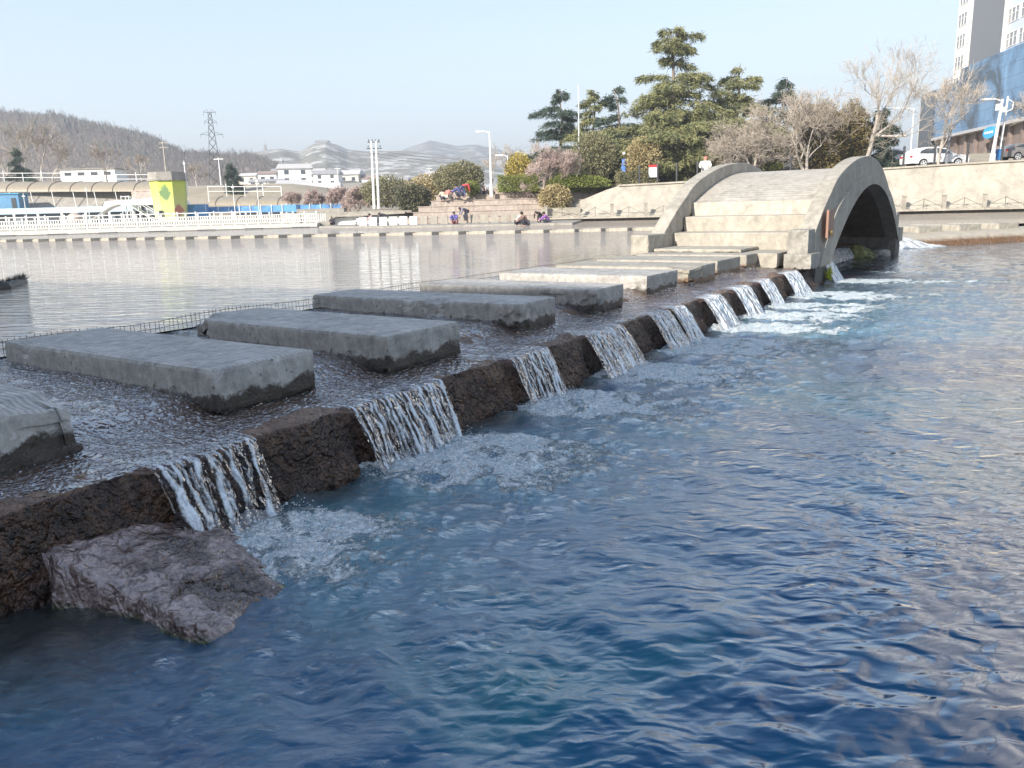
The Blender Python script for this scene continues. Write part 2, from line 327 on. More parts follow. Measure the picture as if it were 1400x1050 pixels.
# second weir to the right of the bridge
B1=Vector((15.9,30.3)); B2=Vector((26.0,34.2)); BD=(B2-B1).normalized(); BN=Vector((-BD.y,BD.x))
def make_lower():
    na,nr=760,560
    ang=np.linspace(R(-52),R(48),na); rr=np.concatenate([np.exp(np.linspace(np.log(1.2),np.log(46),nr))])
    A,RR=np.meshgrid(ang,rr,indexing='ij')
    X=RR*np.sin(A); Y=RR*np.cos(A)
    rx,ry=X-F0.x,Y-F0.y; u=rx*U.x+ry*U.y; v=rx*V.x+ry*V.y
    Z=np.zeros_like(X); cell=RR*.0068
    g=np.random.default_rng(3)
    wx=X+.10*np.sin(Y*.9+1)+.06*np.sin(Y*2.3+X); wy=Y+.10*np.sin(X*.8+2)+.06*np.sin(X*2.1-Y*.7)
    env=.55+.45*np.sin(X*.45+Y*.31+1.)*np.sin(Y*.38-X*.22)
    calm=1-.55*sstep(1.5,4.5,-v)*(1-sstep(9,16,RR))
    for k in range(96):
        lam=.085*(1.1/.085)**(g.random()); th=R(g.normal(65,48)); ph=g.random()*6.28
        a=.020*lam/6.283*(.65 if lam>.55 else 1.15)
        att=sstep(2.0,3.5,lam/cell)
        K=6.283/lam
        Z+=a*att*calm*(env if lam<.4 else 1)*np.sin(K*(wx*math.cos(th)+wy*math.sin(th))+ph)
    # ring ripples
    for (cx,cy,amp,lam) in [tuple(atz(x,y,0)[:2])+(am,l) for x,y,am,l in ((155,880,.0022,.05),(655,915,.004,.09),(905,790,.003,.07),(700,930,.004,.1),(640,860,.004,.12))]:
        d=np.hypot(X-cx,Y-cy); Z+=amp*np.exp(-(d/(lam*3.2))**2)*np.sin(6.283*d/lam)*sstep(2,4,lam/cell)
    foam=np.zeros_like(X); turb=np.zeros_like(X); 
    for i,(a,b) in enumerate(FALLS):
        c=(a+b)/2-.05; hw=(b-a)/2+.14; L=.95+.11*i if i else .95
        drift=u+.20*v       # the churned water drifts a little upstream of square
        dv=np.clip(-(v+.32),0,None)
        lat=np.exp(-(np.abs(drift-c)/(hw*(1+.35*dv)))**4)
        fo=lat*np.exp(-(dv/L)**1.6)*(v<.0)
        foam=np.maximum(foam,fo*(1.0 if i else .9)); 
        turb=np.maximum(turb,np.exp(-((drift-c)/(hw*3.0+.6*dv))**2)*np.exp(-(dv/(1.5+.14*i))**2))
    rv=(X-B1.x)*BN.x+(Y-B1.y)*BN.y; ru=(X-B1.x)*BD.x+(Y-B1.y)*BD.y
    fo=np.exp(-((ru+1.2)/1.6)**2)*np.exp(-(np.clip(-rv,0,None)/1.0)**2); foam=np.maximum(foam,fo*.9)
    # streaks of foam running out past the bridge
    for uu,vv,l,wd,am in ((.8,-1.6,3.5,.28,.62),(-2.0,-1.3,2.8,.25,.6),(-4.2,-1.5,2.6,.25,.5),(3.0,-1.2,3.5,.2,.55),(5.8,-1.0,3,.2,.45)):
        foam=np.maximum(foam,am*np.exp(-((u-uu+.25*(v-vv)+.15*np.sin(v*2))/wd)**2)*np.exp(-((v-vv)/l)**2)*(v<.1))
    g2=np.random.default_rng(9)
    for k in range(60):
        lam=.10*(.5/.10)**g2.random(); th=g2.random()*6.28; K=6.283/lam
        Z+=turb*(.05*lam/6.283)*sstep(2,4,lam/cell)*np.sin(K*(wx*math.cos(th)+wy*math.sin(th))+g2.random()*6.28)
    Z+=foam*.018
    ii,jj=np.nonzero(foam>.02)
    for a_,b_ in zip(ii.tolist(),jj.tolist()):
        p_=Vector((X[a_,b_],Y[a_,b_],0)); foam[a_,b_]*=max(0,min(1.3,1.02+.75*mn.noise(p_*2.6)+.6*mn.noise(p_*7.5)))
        Z[a_,b_]+=foam[a_,b_]*.03*mn.noise(p_*14)
    shallow_refl=np.exp(-(np.clip(-v-.05,0,None)/.30)**2)*(u<1)*.9
    d=np.hypot(X-atz(60,830,0).x,Y-atz(60,830,0).y); shallow_refl=np.maximum(shallow_refl,np.exp(-(d/.85)**4)*.95)  # lower-left patch: dark reflection painted into the water colour
    grey=sstep(9,24,RR)
    P=np.stack([X,Y,Z],-1).reshape(-1,3)
    idx=np.arange(na*nr).reshape(na,nr); q=np.stack([idx[:-1,:-1],idx[:-1,1:],idx[1:,1:],idx[1:,:-1]],-1).reshape(-1,4)
    vv=v[:-1,:-1].reshape(-1); keep=(vv<1.2)|(u[:-1,:-1].reshape(-1)>-1.2)
    rvq=rv[:-1,:-1].reshape(-1); keep&=~((rvq>.6)&(X[:-1,:-1].reshape(-1)>13.5))
    keep&=~((vv>5)); q=q[keep]
    mb=MB(); mb.v=P.tolist(); mb.f=q.tolist(); mb.m=[0]*len(q)
    obj('water',mb,M['lower'],kind='structure',smooth=True,attrs=dict(foam=foam.reshape(-1),turb=turb.reshape(-1),shallow_refl=shallow_refl.reshape(-1),grey=grey.reshape(-1)))
make_lower()

# ------------------------------------------------------------------ upper pool
def make_upper():
    mb=MB()
    a=W(-60,3.72,.6); b=W(-1.9,3.72,.6); c=W(-1.6,3.2,.6); d=W(11.2,3.2,.6)
    e=Vector((B1.x+BN.x*2.2,B1.y+BN.y*2.2,.6)); f=Vector((B1.x+BD.x*70+BN.x*2.2,B1.y+BD.y*70+BN.y*2.2,.6))
    mb.add([a,b,c,d,e,f,(120,140,.6),(-160,140,.6)],[tuple(range(8))])
    obj('upper_pool_water',mb,M['upper'],kind='structure')
    m,nt,bs=newmat('lake_bed'); bs.inputs['Base Color'].default_value=(.05,.05,.035,1)
    mb=MB(); mb.add([(-300,-120,-1.2),(300,-120,-1.2),(300,160,-1.2),(-300,160,-1.2)],[(0,1,2,3)])
    obj('lake_bed',mb,m,kind='structure')
make_upper()

# ------------------------------------------------------------------ weir body
def fallness(u):
    s=0
    for a,b in FALLS: s=max(s,float(sstep(a-.08,a+.05,u)*(1-sstep(b-.05,b+.08,u))))
    return s
def weir_profile(u):
    fl=fallness(u); bulge=(1-fl)
    return [(4.2,-.8),(4.0,.40),(3.8,.50),(3.2,.525),(2.4,.53),(1.6,.53),(1.15,.525),(1.0,.50),(.88,.45),(.78,.415),(.5,.41),(.3,.408+.01*bulge),
            (.19,.405+.03*bulge),(.12-.02*fl,.385+.035*bulge),(.07+.01*fl,.33),(.03+.06*fl,.2),(-.03+.12*fl,.05),(-.05+.12*fl,-.15),(-.08,-.8)]
def make_weir():
    us=np.arange(-30,.95,.045); P=[]; nv=0
    for u in us:
        pr=weir_profile(u); pts=[]
        for (a,b) in zip(pr[:-1],pr[1:]):
            L=math.hypot(b[0]-a[0],b[1]-a[1]); n=max(1,int(L/ .055)) if a[0]<1.3 else max(1,int(L/.2))
        # constant sampling
            pts.append(a)
        pts.append(pr[-1])
        # resample at fixed counts
        out=[]
        cnt=[1,1,1,3,4,4,4,3,3,3,5,4,3,3,3,4,4,4]
        for (a,b,n) in zip(pr[:-1],pr[1:],cnt):
            for k in range(n): t=k/n; out.append((a[0]+(b[0]-a[0])*t,a[1]+(b[1]-a[1])*t))
        out.append(pr[-1]); nv=len(out)
        for (v,z) in out:
            q=W(u,v,z); amp=.05 if v<.35 else .02
            d=fb((q.x*2.2,q.y*2.2,q.z*2.2),5)*amp+(.055*fb((q.x*.9,q.y*.9,3.3),3)*(1-fallness(u)) if v<.3 else 0)+fb((q.x*9,q.y*9,q.z*9),3)*amp*.35
            face=1 if v<.16 else 0
            q2=W(u,v-d*face*1.2,z+d*(1-face)*.8)
            P.append(q2)
    mb=MB(); mb.grid(P,len(us),nv)
    obj('weir',mb,M['weir'],label='dark brown mossy concrete weir carrying the stepping stones between the two pools',cat='weir',smooth=True)
make_weir()

# thin flowing water over the slab and ledge
def make_flow():
    us=np.arange(-24,.9,.05); prof=[(4.1,.60),(3.9,.598),(3.6,.585),(3.0,.572),(2.4,.566),(1.8,.562),(1.4,.556),(1.2,.548),(1.08,.535),(.99,.505),(.91,.47),(.84,.45),(.7,.441),(.5,.438),(.3,.435),(.2,.43),(.15,.42)]
    pr=[]
    for a,b in zip(prof[:-1],prof[1:]):
        n=max(1,int(abs(a[0]-b[0])/.06))
        for k in range(n): t=k/n; pr.append((a[0]+(b[0]-a[0])*t,a[1]+(b[1]-a[1])*t))
    pr.append(prof[-1]); P=[];S=[]
    for u in us:
        for (v,z) in pr:
            vv=v+.10*mn.noise(Vector((u*1.1,3,0))) if .7<v<1.3 else v
            q=W(u,vv,z); h=.013*mn.noise(Vector((u*7,v*3.2,1)))+.009*mn.noise(Vector((u*15,v*8,2)))
            P.append((q.x,q.y,z+h*1.3)); S.append(max(0,.2*float(np.exp(-((v-.95)/.09)**2))*(.5+mn.noise(Vector((u*5,1,v*2))))))
    mb=MB(); mb.grid(P,len(us),len(pr))
    obj('weir_flow_water',mb,M['flow'],kind='structure',smooth=True,attrs=dict(streak=S))
make_flow()

def make_fall(i,a,b):
    w=b-a; n=max(24,int(w/.009)); m=30; rn=random.Random(i*13+5); P=[];S=[]
    sun=min(1,max(0,(i-3)/3))
    ns=int(w/(.050-.015*sun))+1; cs=[(a+.02+(w-.04)*(k+.5+rn.uniform(-.48,.48))/ns,rn.uniform(.007,.018),rn.uniform(-.05,.05),rn.random()*6,rn.choice((.55,.8,1.0,1.2,1.45))) for k in range(ns)]
    for ii in range(n):
        s=ii/(n-1); u=a+w*s; edge=min(s,1-s)*w
        for j in range(m):
            t=j/(m-1)
            tt=max(0,(t-.12)/.88)
            v=.24-.17*min(1,t/.12)-(.55*tt+.45*tt*tt)*((.33 if i>2 else .25)+.07*mn.noise(Vector((u*3,i,0))))
            z=.447-.010*min(1,t/.12)-.46*tt**1.75
            uu=u+(s-.5)*w*(.12 if i>2 else -.06)*tt+.02*tt*mn.noise(Vector((u*6,t*4,i)))
            st=0
            for (c,wd,dr,ph,am) in cs:
                cc=c+dr*tt+.010*mn.noise(Vector((ph*9,t*3.5,0)))*2+.006*math.sin(t*17+ph*2)
                st=max(st,am*(.45+.9*abs(mn.noise(Vector((ph*13,t*4.5,7))))*1.6)*math.exp(-((u-cc)/(wd*(1+.5*tt)))**2)*min(1,t*5+.1))
            ns_=mn.noise(Vector((u*34,t*5,i*3)))
            st=st*(.85+.4*ns_)+.20+.22*ns_+ .2*sun+.22*sun*ns_
            if edge<.02: st*=.6
            out=.014*st+.010*mn.noise(Vector((u*22,t*7,9)))*tt
            q=W(uu,v-out*min(1,t*4),z+out*.4*(1-tt)); P.append(q); S.append(max(0,min(1.2,st)))
    mb=MB(); mb.grid(P,n,m)
    return obj('waterfall',mb,M['flow'],smooth=True,attrs=dict(streak=S))
fl_lab=['sheet of falling water nearest the viewer beside the low wet rock slab','wide falling sheet of water over the weir between the two long brown wall pieces','falling water below the gap after the second grooved block','falling water at the near side of the rounded dark boulder-like wall stub','left half of the twin waterfall past the dark wall stub','right half of the twin waterfall past the dark wall stub',
        'broad white sunlit waterfall just past the twin fall','white waterfall second past the twin fall','white waterfall third past the twin fall','last white waterfall before the bridge pier','small waterfall under the near edge of the bridge arch beside yellow weed']
for i,(a,b) in enumerate(FALLS): tag(make_fall(i,a,b),fl_lab[i],'waterfall',group='waterfalls along the weir')

# spray and bubbles
def make_spray():
    mb=MB(); rn=random.Random(4)
    ico=[(0,0,1),(.89,0,.45),(.28,.85,.45),(-.72,.53,.45),(-.72,-.53,.45),(.28,-.85,.45),(.72,.53,-.45),(-.28,.85,-.45),(-.89,0,-.45),(-.28,-.85,-.45),(.72,-.53,-.45),(0,0,-1)]
    fa=[(0,1,2),(0,2,3),(0,3,4),(0,4,5),(0,5,1),(1,6,2),(2,7,3),(3,8,4),(4,9,5),(5,10,1),(6,7,2),(7,8,3),(8,9,4),(9,10,5),(10,6,1),(11,7,6),(11,8,7),(11,9,8),(11,10,9),(11,6,10)]
    for i,(a,b) in enumerate(FALLS[:9]):
        for k in range(420 if i<3 else 150):
            u=rn.uniform(a-.12,b+.12); dv=abs(rn.gauss(0,.28)); r=rn.uniform(.0018,.0055)*(1+ (rn.random()<.05)); z=.015+abs(rn.gauss(0,.03))*math.exp(-dv*4)
            q=W(u,-.1-dv,z); mb.add([(q.x+x*r,q.y+y*r,q.z+zz*r*.8) for x,y,zz in ico],fa)
    m,nt,b=newmat('spray_drops'); b.inputs['Base Color'].default_value=(.75,.8,.85,1); b.inputs['Roughness'].default_value=.08
    n=noise(nt,coords(nt,'World'),9,3); nt.links.new(ramp(nt,n,[(.35,(.45,.52,.6)),(.6,(.85,.88,.9))]),b.inputs['Base Color'])
    obj('spray_drops',mb,m,kind='stuff',smooth=True,label='white spray drops and bubbles at the foot of the waterfalls')
make_spray()

# ------------------------------------------------------------------ stepping stones
def noisy_box(L,Wd,T,seed,chips=(),nx=90,ny=28,nz=12,round_=.012,rough=.006,under=0):
    """box x 0..L, y 0..Wd, z -T..0, sides and edges worn; returns MB"""
    mb=MB(); idx={}
    def key(i,j,k): return (i,j,k)
    def vert(i,j,k):
        if (i,j,k) in idx: return idx[(i,j,k)]
        x=L*i/nx; y=Wd*j/ny; z=-T*k/nz
        p=Vector((x,y,z)); q=p*1.0+Vector((seed*7.1,seed*3.3,0))
        ex=min(x,L-x); ey=min(y,Wd-y); ez=min(-z,T+z)
        e=sorted((ex,ey,ez)); near=math.exp(-(e[0]+e[1])/.05)
        c=Vector((L/2,Wd/2,-T/2)); dirn=Vector(((-1 if x>L/2 else 1)*(ex<.08),(-1 if y>Wd/2 else 1)*(ey<.08),(-1 if z>-T/2 else 1)*(ez<.08)))
        chip=max(0,fb(q*6,4)-.15)*near*.014
        p=p+dirn*(chip+round_*.55*math.exp(-(e[0]+e[1])/.012))
        f=rough*(.35+1.6*(k/nz)**3)
        d=fb(q*7,4)*f
        if i==0 or i==nx: p.x+=d
        if j==0 or j==ny: p.y+=d
        if k==0: p.z+=d*.25
        if k==nz: p.z+=d*1.5
        for (cx,cy,cz,r,dep) in chips:
            dd=math.sqrt((x-cx)**2+(y-cy)**2+(z-cz)**2)+.05*fb(q*9,3)
            if dd<r: p+=dirn.normalized()*dep*(1-dd/r)**.6 if dirn.length>0 else Vector((0,0,0))
        idx[(i,j,k)]=len(mb.v); mb.v.append(tuple(p)); return idx[(i,j,k)]
    def face(*q): mb.f.append(tuple(vert(*a) for a in q)); mb.m.append(0)
    for i in range(nx):
        for j in range(ny):
            face((i,j,0),(i+1,j,0),(i+1,j+1,0),(i,j+1,0)); face((i,j,nz),(i,j+1,nz),(i+1,j+1,nz),(i+1,j,nz))
        for k in range(nz):
            face((i,0,k+1),(i+1,0,k+1),(i+1,0,k),(i,0,k)); face((i,ny,k),(i+1,ny,k),(i+1,ny,k+1),(i,ny,k+1))
    for j in range(ny):
        for k in range(nz):
            face((0,j,k),(0,j+1,k),(0,j+1,k+1),(0,j,k+1)); face((nx,j,k+1),(nx,j+1,k+1),(nx,j+1,k),(nx,j,k))
    return mb
labs=['broken gray concrete stepping stone cut off by the left edge of the photo','large finely grooved gray stepping stone nearest with pitted end','second whole gray stepping stone with dark mottled end and broken far corner',
 'third whole stepping stone with a scalloped chip in its long top edge','smooth gray stepping stone with rough underside, just before the sunlight starts','stepping stone where the shadow edge crosses, its long side partly sunlit',
 'cream sunlit stepping stone with broken cracked end','smaller cream stepping stone on the brown ledge, second from the bridge block','last narrow cream stepping stone beside the bridge block']
for i,(u0,u1,v0,v1,er) in enumerate(stepspec()):
    L=v1-v0; Wd=u1-u0; T=.31 if i else .38
    # local: x from upper end to lower (pool) end, y along u
    org=W(u0,v1,.75); rot=UR-math.pi/2+er
    chips=[]
    if i==0: chips=[(L,Wd,0,.42,.09)]
    if i==1: chips=[(.35,0,0,.12,.03),(L,0,0,.07,.02)]
    if i==2: chips=[(0,0,-.18,.4,.2)]
    if i==3: chips=[(L*.62,0,0,.20,.07),(L*.5,0,0,.14,.045),(L*.98,0,-.29,.2,.05)]
    if i==4: chips=[(L,0,-.29,.22,.06),(L*.8,0,-.29,.3,.05)]
    if i==5: chips=[(L*.95,0,-.29,.2,.04)]
    if i==6: chips=[(L,.1,-.1,.4,.08),(L,0,-.27,.3,.07)]
    t=thing('stepping_stone',labs[i],'stepping stone',org,rot,'stepping stones along the weir')
    near=i<5
    mb=noisy_box(L,Wd,T,i+1,chips,nx=100 if near else 50,ny=30 if near else 16,nz=10 if near else 7)
    mat=M['stone_groove'] if i<2 else (M['stone'] if i<6 else M['sunlit_wet'])  # sunlit stones get a warmer copy, footings a paler one: light put into colour
    # wet rough band at the lower end of the block
    o=obj('block',mb,mat,t,smooth=False); 
    o.location.z=0
    fo=noisy_box(L-.05,Wd-.07,.20,i+31,[],nx=60,ny=20,nz=6,rough=.022)
    obj('footing',fo,M['footing'] if i<6 else M['pier'],t,loc=(.03,.035,-.26 if i else -.33))
for k in ('stone','stone_groove','sunlit_wet'):   # waterline of the dark rough band, in block space
    pass

# ------------------------------------------------------------------ rock slab in the lower left
def ss_(a,b,x): t=max(0,min(1,(x-a)/(b-a))); return t*t*(3-2*t)
def make_rock():
    P=[];n=220;m=190
    poly=[(-19.5,.5),(-19.5,-.05),(-17.6,.02),(-16.98,.0),(-16.93,-.45),(-16.86,-1.0),(-16.6,-1.42),(-16.15,-1.44),(-15.85,-1.12),(-15.68,-.6),(-15.45,-.15),(-15.5,.5)]
    def sd(x,y):
        d=1e9; ins=False; nn=len(poly)
        for a in range(nn):
            (x1,y1),(x2,y2)=poly[a],poly[(a+1)%nn]
            ex,ey=x2-x1,y2-y1; t=max(0,min(1,((x-x1)*ex+(y-y1)*ey)/(ex*ex+ey*ey))); dd=math.hypot(x-x1-t*ex,y-y1-t*ey); d=min(d,dd)
            if (y1>y)!=(y2>y) and x<(x2-x1)*(y-y1)/(y2-y1)+x1: ins=not ins
        return d if ins else -d
    for a in range(n):
        for b in range(m):
            u=-18.2+2.9*a/(n-1); v=.35-1.9*b/(m-1)
            d=sd(u,v)
            if -.12<d: d+=.05*fb((u*3,v*3,0),4)
            base=.0+.15*math.exp(-((v-.05)/.42)**2)*ss_(-15.6,-16.5,u)+.05*ss_(-16.0,-16.8,u)+.03*math.exp(-((v+.45)/.35)**2)*ss_(-15.7,-16.4,u)
            k_=ss_(-16.75,-16.35,u); w1=.12+.36*k_; edge=ss_(-.03,w1,d)
            z=-.5+edge*(base+.5)+(.012*fb((u*4,v*4,1),5)+.012*fb((u*14,v*14,2),5)-.022*max(0,1-abs(fb((u*2.6,v*2.6,5),3))/.05))*edge
            P.append(W(u,v,z))
    mb=MB(); mb.grid(P,n,m)
    obj('rock_slab',mb,M['rock'],label='low wet brown rock slab jutting into the blue pool below the nearest waterfall',cat='rock',smooth=True)
make_rock()

# ------------------------------------------------------------------ wire mesh along the upper edge
def make_mesh_fence():
    mb=MB(); m=simple('rusty_wire',(.16,.14,.13),.6)
    u=-20
    while u<-3.5:
        j=random.uniform(-.012,.012); h=.71+.05*mn.noise(Vector((u*.9,0,0)))
        p=W(u,3.78,.5); q=W(u+j,3.78+random.uniform(-.01,.01),h+.03)
        mb.tube([p,q],.003,4,False); u+=.055
    for zz in (.65,.72):
        mb.tube([W(x,3.78+.01*mn.noise(Vector((x,zz,0))),zz+.03*mn.noise(Vector((x*.9,0,0)))) for x in np.arange(-20,-3.5,.3)],.0035,4,False)
    obj('wire_mesh_fence',mb,m,label='low rusty wire mesh sticking out of the water behind the stepping stones',cat='wire fence')
make_mesh_fence()

# ------------------------------------------------------------------ arch bridge
BW=3.65
RING=[(-.95,.40),(-.75,.62),(-.1,1.15),(.6,1.60),(1.75,1.97),(3.04,2.24),(4.8,2.38),(6.4,2.28),(8.05,1.95),(9.45,1.35),(10.55,.62),(10.7,.40)]
PAR=[(-1.15,1.12),(-.39,1.62),(.22,1.94),(.72,2.21),(1.59,2.47),(2.6,2.68),(3.6,2.81),(4.85,2.88),(6.14,2.78),(7.24,2.52),(8.62,1.95),(10.1,1.15),(10.9,.80)]
def smoothpl(P,x):
    xs=[p[0] for p in P]; ys=[p[1] for p in P]
    n=len(xs)
    if x<=xs[0]: return ys[0]
    if x>=xs[-1]: return ys[-1]
    i=max(j for j in range(n-1) if xs[j]<=x); t=(x-xs[i])/(xs[i+1]-xs[i])
    def sl(j):
        if j<=0: return (ys[1]-ys[0])/(xs[1]-xs[0])
        if j>=n-1: return (ys[-1]-ys[-2])/(xs[-1]-xs[-2])
        return (ys[j+1]-ys[j-1])/(xs[j+1]-xs[j-1])
    h=xs[i+1]-xs[i]; m0,m1=sl(i)*h,sl(i+1)*h
    return (2*t**3-3*t*t+1)*ys[i]+(t**3-2*t*t+t)*m0+(-2*t**3+3*t*t)*ys[i+1]+(t**3-t*t)*m1
def opening(x):
    c=5.2; return 2.17-(.066 if x<c else .0635)*(x-c)**2
def deckz(u):
    if u<5.15: return 2.62-.0415*(5.15-u)**2
    return 2.62-.046*(u-5.15)**2
def arc_wall(top,bot,u0,u1,va,vb,n=70):
    mb=MB(); vs=[]
    for i in range(n+1):
        u=u0+(u1-u0)*i/n; t=top(u); b_=min(bot(u),t-.001)
        vs+=[(u,va,b_),(u,va,t),(u,vb,t),(u,vb,b_)]
    fs=[]
    for i in range(n):
        a=4*i; c=a+4
        fs+=[(a,c,c+1,a+1),(a+1,c+1,c+2,a+2),(a+2,c+2,c+3,a+3),(a+3,c+3,c,a)]
    fs+=[(0,1,2,3),(4*n+3,4*n+2,4*n+1,4*n)]
    return mb.add(vs,fs)
br=thing('arch_bridge','pale concrete humpback arch bridge over the pool with broad steps','bridge',(F0.x,F0.y,0),UR)
ring_t=lambda u:smoothpl(RING,u); par_t=lambda u:smoothpl(PAR,u)
# arch ring proud of the spandrel, front and back
for va,vb in ((-.09,.30),(BW-.30,BW+.09)):
    obj('arch_ring',arc_wall(ring_t,lambda u:max(opening(u),.40),-.95,10.7,va,vb),M['warm'],br,bevel=.012)
# parapets
for va,vb in ((0,.34),(BW-.34,BW)):
    obj('parapet',arc_wall(par_t,lambda u:max(ring_t(u)-.05,.45),-1.15,10.9,va+.003,vb-.003),M['warm'],br,bevel=.018)
# vault underside and body between rings
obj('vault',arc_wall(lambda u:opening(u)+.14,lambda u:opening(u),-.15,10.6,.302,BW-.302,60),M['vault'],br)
# three tall steps up, the curved deck, three down
mb=MB(); prof=[(-1.3,.3),(-.62,.75)]
st=[(-.62,.77),(-.62,1.12),(0.02,1.12),(0.02,1.47),(.58,1.47),(.58,1.80)]
poly=[(-.62,.5),(-.62,1.12),(0.02,1.13),(0.02,1.47),(.58,1.48),(.58,1.8)]
poly2=[(.58,1.45)]+[]
mb.prism([(-.62,.45),(-.62,1.115),(.04,1.13),(.04,.45)],.343,BW-.343)
mb.prism([(.041,.62),(.041,1.47),(.60,1.485),(.60,.95)],.343,BW-.343)
obj('steps',mb,M['warm'],br,bevel=.02)
mb=MB(); vs=[];n=60;fs=[]
for i in range(n+1):
    u=.601+(9.4-.601)*i/n; z=max(deckz(u),1.8); vs+=[(u,.343,z),(u,BW-.343,z),(u,.343,opening(u)+.141),(u,BW-.343,opening(u)+.141)]
for i in range(n): a=4*i; c=a+4; fs+=[(a,c,c+1,a+1),(a+2,a+3,c+3,c+2),(a,a+2,c+2,c),(a+1,c+1,c+3,a+3)]
fs+=[(0,1,3,2),(4*n,4*n+2,4*n+3,4*n+1)]; mb.add(vs,fs)
obj('deck',mb,M['deck'],br)
mb=MB(); mb.prism([(9.401,1.22),(9.401,1.5),(9.95,1.47),(9.95,1.22)],.343,BW-.343); mb.prism([(9.951,.9),(9.951,1.12),(10.6,1.1),(10.6,.9)],.343,BW-.343)
obj('steps',mb,M['warm'],br,bevel=.02)
# springer blocks, landing and piers
mb=noisy_box(.62,.42,.78,51,[],nx=20,ny=14,nz=24,rough=.012); obj('newel_block',mb,M['gray'],br,loc=(-1.62,.02,1.20))
mb=noisy_box(.85,.55,.30,52,[],nx=20,ny=14,nz=8,rough=.02,); obj('kerb_block',mb,M['gray'],br,loc=(-1.75,-.08,.72))
mb=noisy_box(1.15,.42,.44,53,[],nx=30,ny=14,nz=14,rough=.01); obj('newel_block',mb,M['warm'],br,loc=(-2.15,BW-.38,1.13))
mb=noisy_box(2.0,BW-1.0,.3,54,[],nx=30,ny=30,nz=6,rough=.01); obj('landing_slab',mb,M['warm'],br,loc=(-1.9,.55,.745))
mb=noisy_box(1.3,2.2,.07,55,[],nx=30,ny=30,nz=3,rough=.004); obj('threshold_slab',mb,M['warm'],br,loc=(-1.9,1.3,.82))
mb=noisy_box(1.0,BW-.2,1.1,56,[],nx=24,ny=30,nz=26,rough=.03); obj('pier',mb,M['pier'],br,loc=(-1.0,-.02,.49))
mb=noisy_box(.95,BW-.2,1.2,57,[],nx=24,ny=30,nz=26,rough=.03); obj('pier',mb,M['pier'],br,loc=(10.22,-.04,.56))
mb=noisy_box(.75,.6,.45,58,[],nx=14,ny=14,nz=12,rough=.01); obj('newel_block',mb,M['warm'],br,loc=(10.4,-.12,.86))
mb=noisy_box(.55,.4,.9,59,[],nx=14,ny=14,nz=12,rough=.01); obj('newel_block',mb,M['warm'],br,loc=(10.75,.05,1.35))
# small red plaque on the arch ring with a round knob
mb=MB(); mb.box((-.33,-.115,1.28),(.55,.045,.58)); pq=obj('plaque',mb,simple('rust_red_plate',(.27,.15,.105),.55),br,label='rust red rectangular plate on the arch foot')
mb=MB(); mb.ball((-.40,-.15,1.10),.05); obj('knob',mb,simple('brass',(.45,.3,.1),.35,1),pq)

# boulders and weed under the arch
def boulder(name,c,r,mat,label,seed,sc=(1,1,.6),cat='rock',group=None):
    bm=bmesh.new(); bmesh.ops.create_icosphere(bm,subdivisions=4,radius=1)
    for v in bm.verts:
        p=v.co.copy(); d=1+.28*fb(p*1.3+Vector((seed,0,0)),4)+.07*fb(p*5+Vector((seed,0,0)),3); v.co=Vector((p.x*sc[0],p.y*sc[1],p.z*sc[2]))*r*d
    me=bpy.data.meshes.new(name); bm.to_mesh(me); bm.free(); me.materials.append(mat)
    o=bpy.data.objects.new(name,me); COL.objects.link(o); o.location=c; return tag(o,label,cat,group)
M['algae']=simple('algae_rock',(.16,.15,.05),.6,var=.6,scale=6,bmp=.03,kind='World')
boulder('boulder',W(8.6,.9,.05),.55,M['algae'],'yellow green algae covered boulder at the far foot of the arch',3)
boulder('boulder',W(9.6,.3,.0),.32,M['gray'],'pale wet boulder against the far bridge pier',5)
boulder('boulder',W(.95,.7,.42),.3,M['gray'],'small gray stone wedged at the near springing of the arch',14)
mb=MB()
for k in range(120):
    p=W(-.2+random.gauss(0,.05),-.12+random.gauss(0,.02),.12+abs(random.gauss(0,.12))); q=p+Vector((random.gauss(0,.05),random.gauss(0,.05),random.uniform(-.12,.1)))
    s=Vector((random.gauss(0,.012),random.gauss(0,.012),.01)); mb.add([p-s,p+s,q],[(0,1,2)])
obj('water_weed',mb,simple('weed',(.42,.45,.04),.6),label='tuft of bright yellow weed hanging on the bridge pier',cat='weed')
# water sheets spilling between boulders under the arch
def small_fall(u0,u1,v,z0,dz):
    P=[];S=[];n=60
    for a in range(n):
        for b in range(16):
            t=b/15; u=u0+(u1-u0)*a/(n-1); P.append(W(u,v-.25*t+.05*mn.noise(Vector((u*3,t,0))),z0-dz*t**1.6+.03*mn.noise(Vector((u*5,t*2,1))))); S.append(.35+.5*mn.noise(Vector((u*7,t*1.5,3))))
    mb=MB(); mb.grid(P,n,16); return obj('waterfall',mb,M['flow'],smooth=True,attrs=dict(streak=S),group='waterfalls along the weir')
tag(small_fall(3.6,8.0,1.05,.40,.38),'thin dark spill of water in the shade under the arch','waterfall')
mb=noisy_box(9.5,2.6,.9,77,[],nx=60,ny=20,nz=8,rough=.05); o=obj('weir_sill',mb,M['weir'],label='dark sill under the arch of the bridge',cat='weir',loc=W(.6,1.1,.38)); o.rotation_euler.z=UR

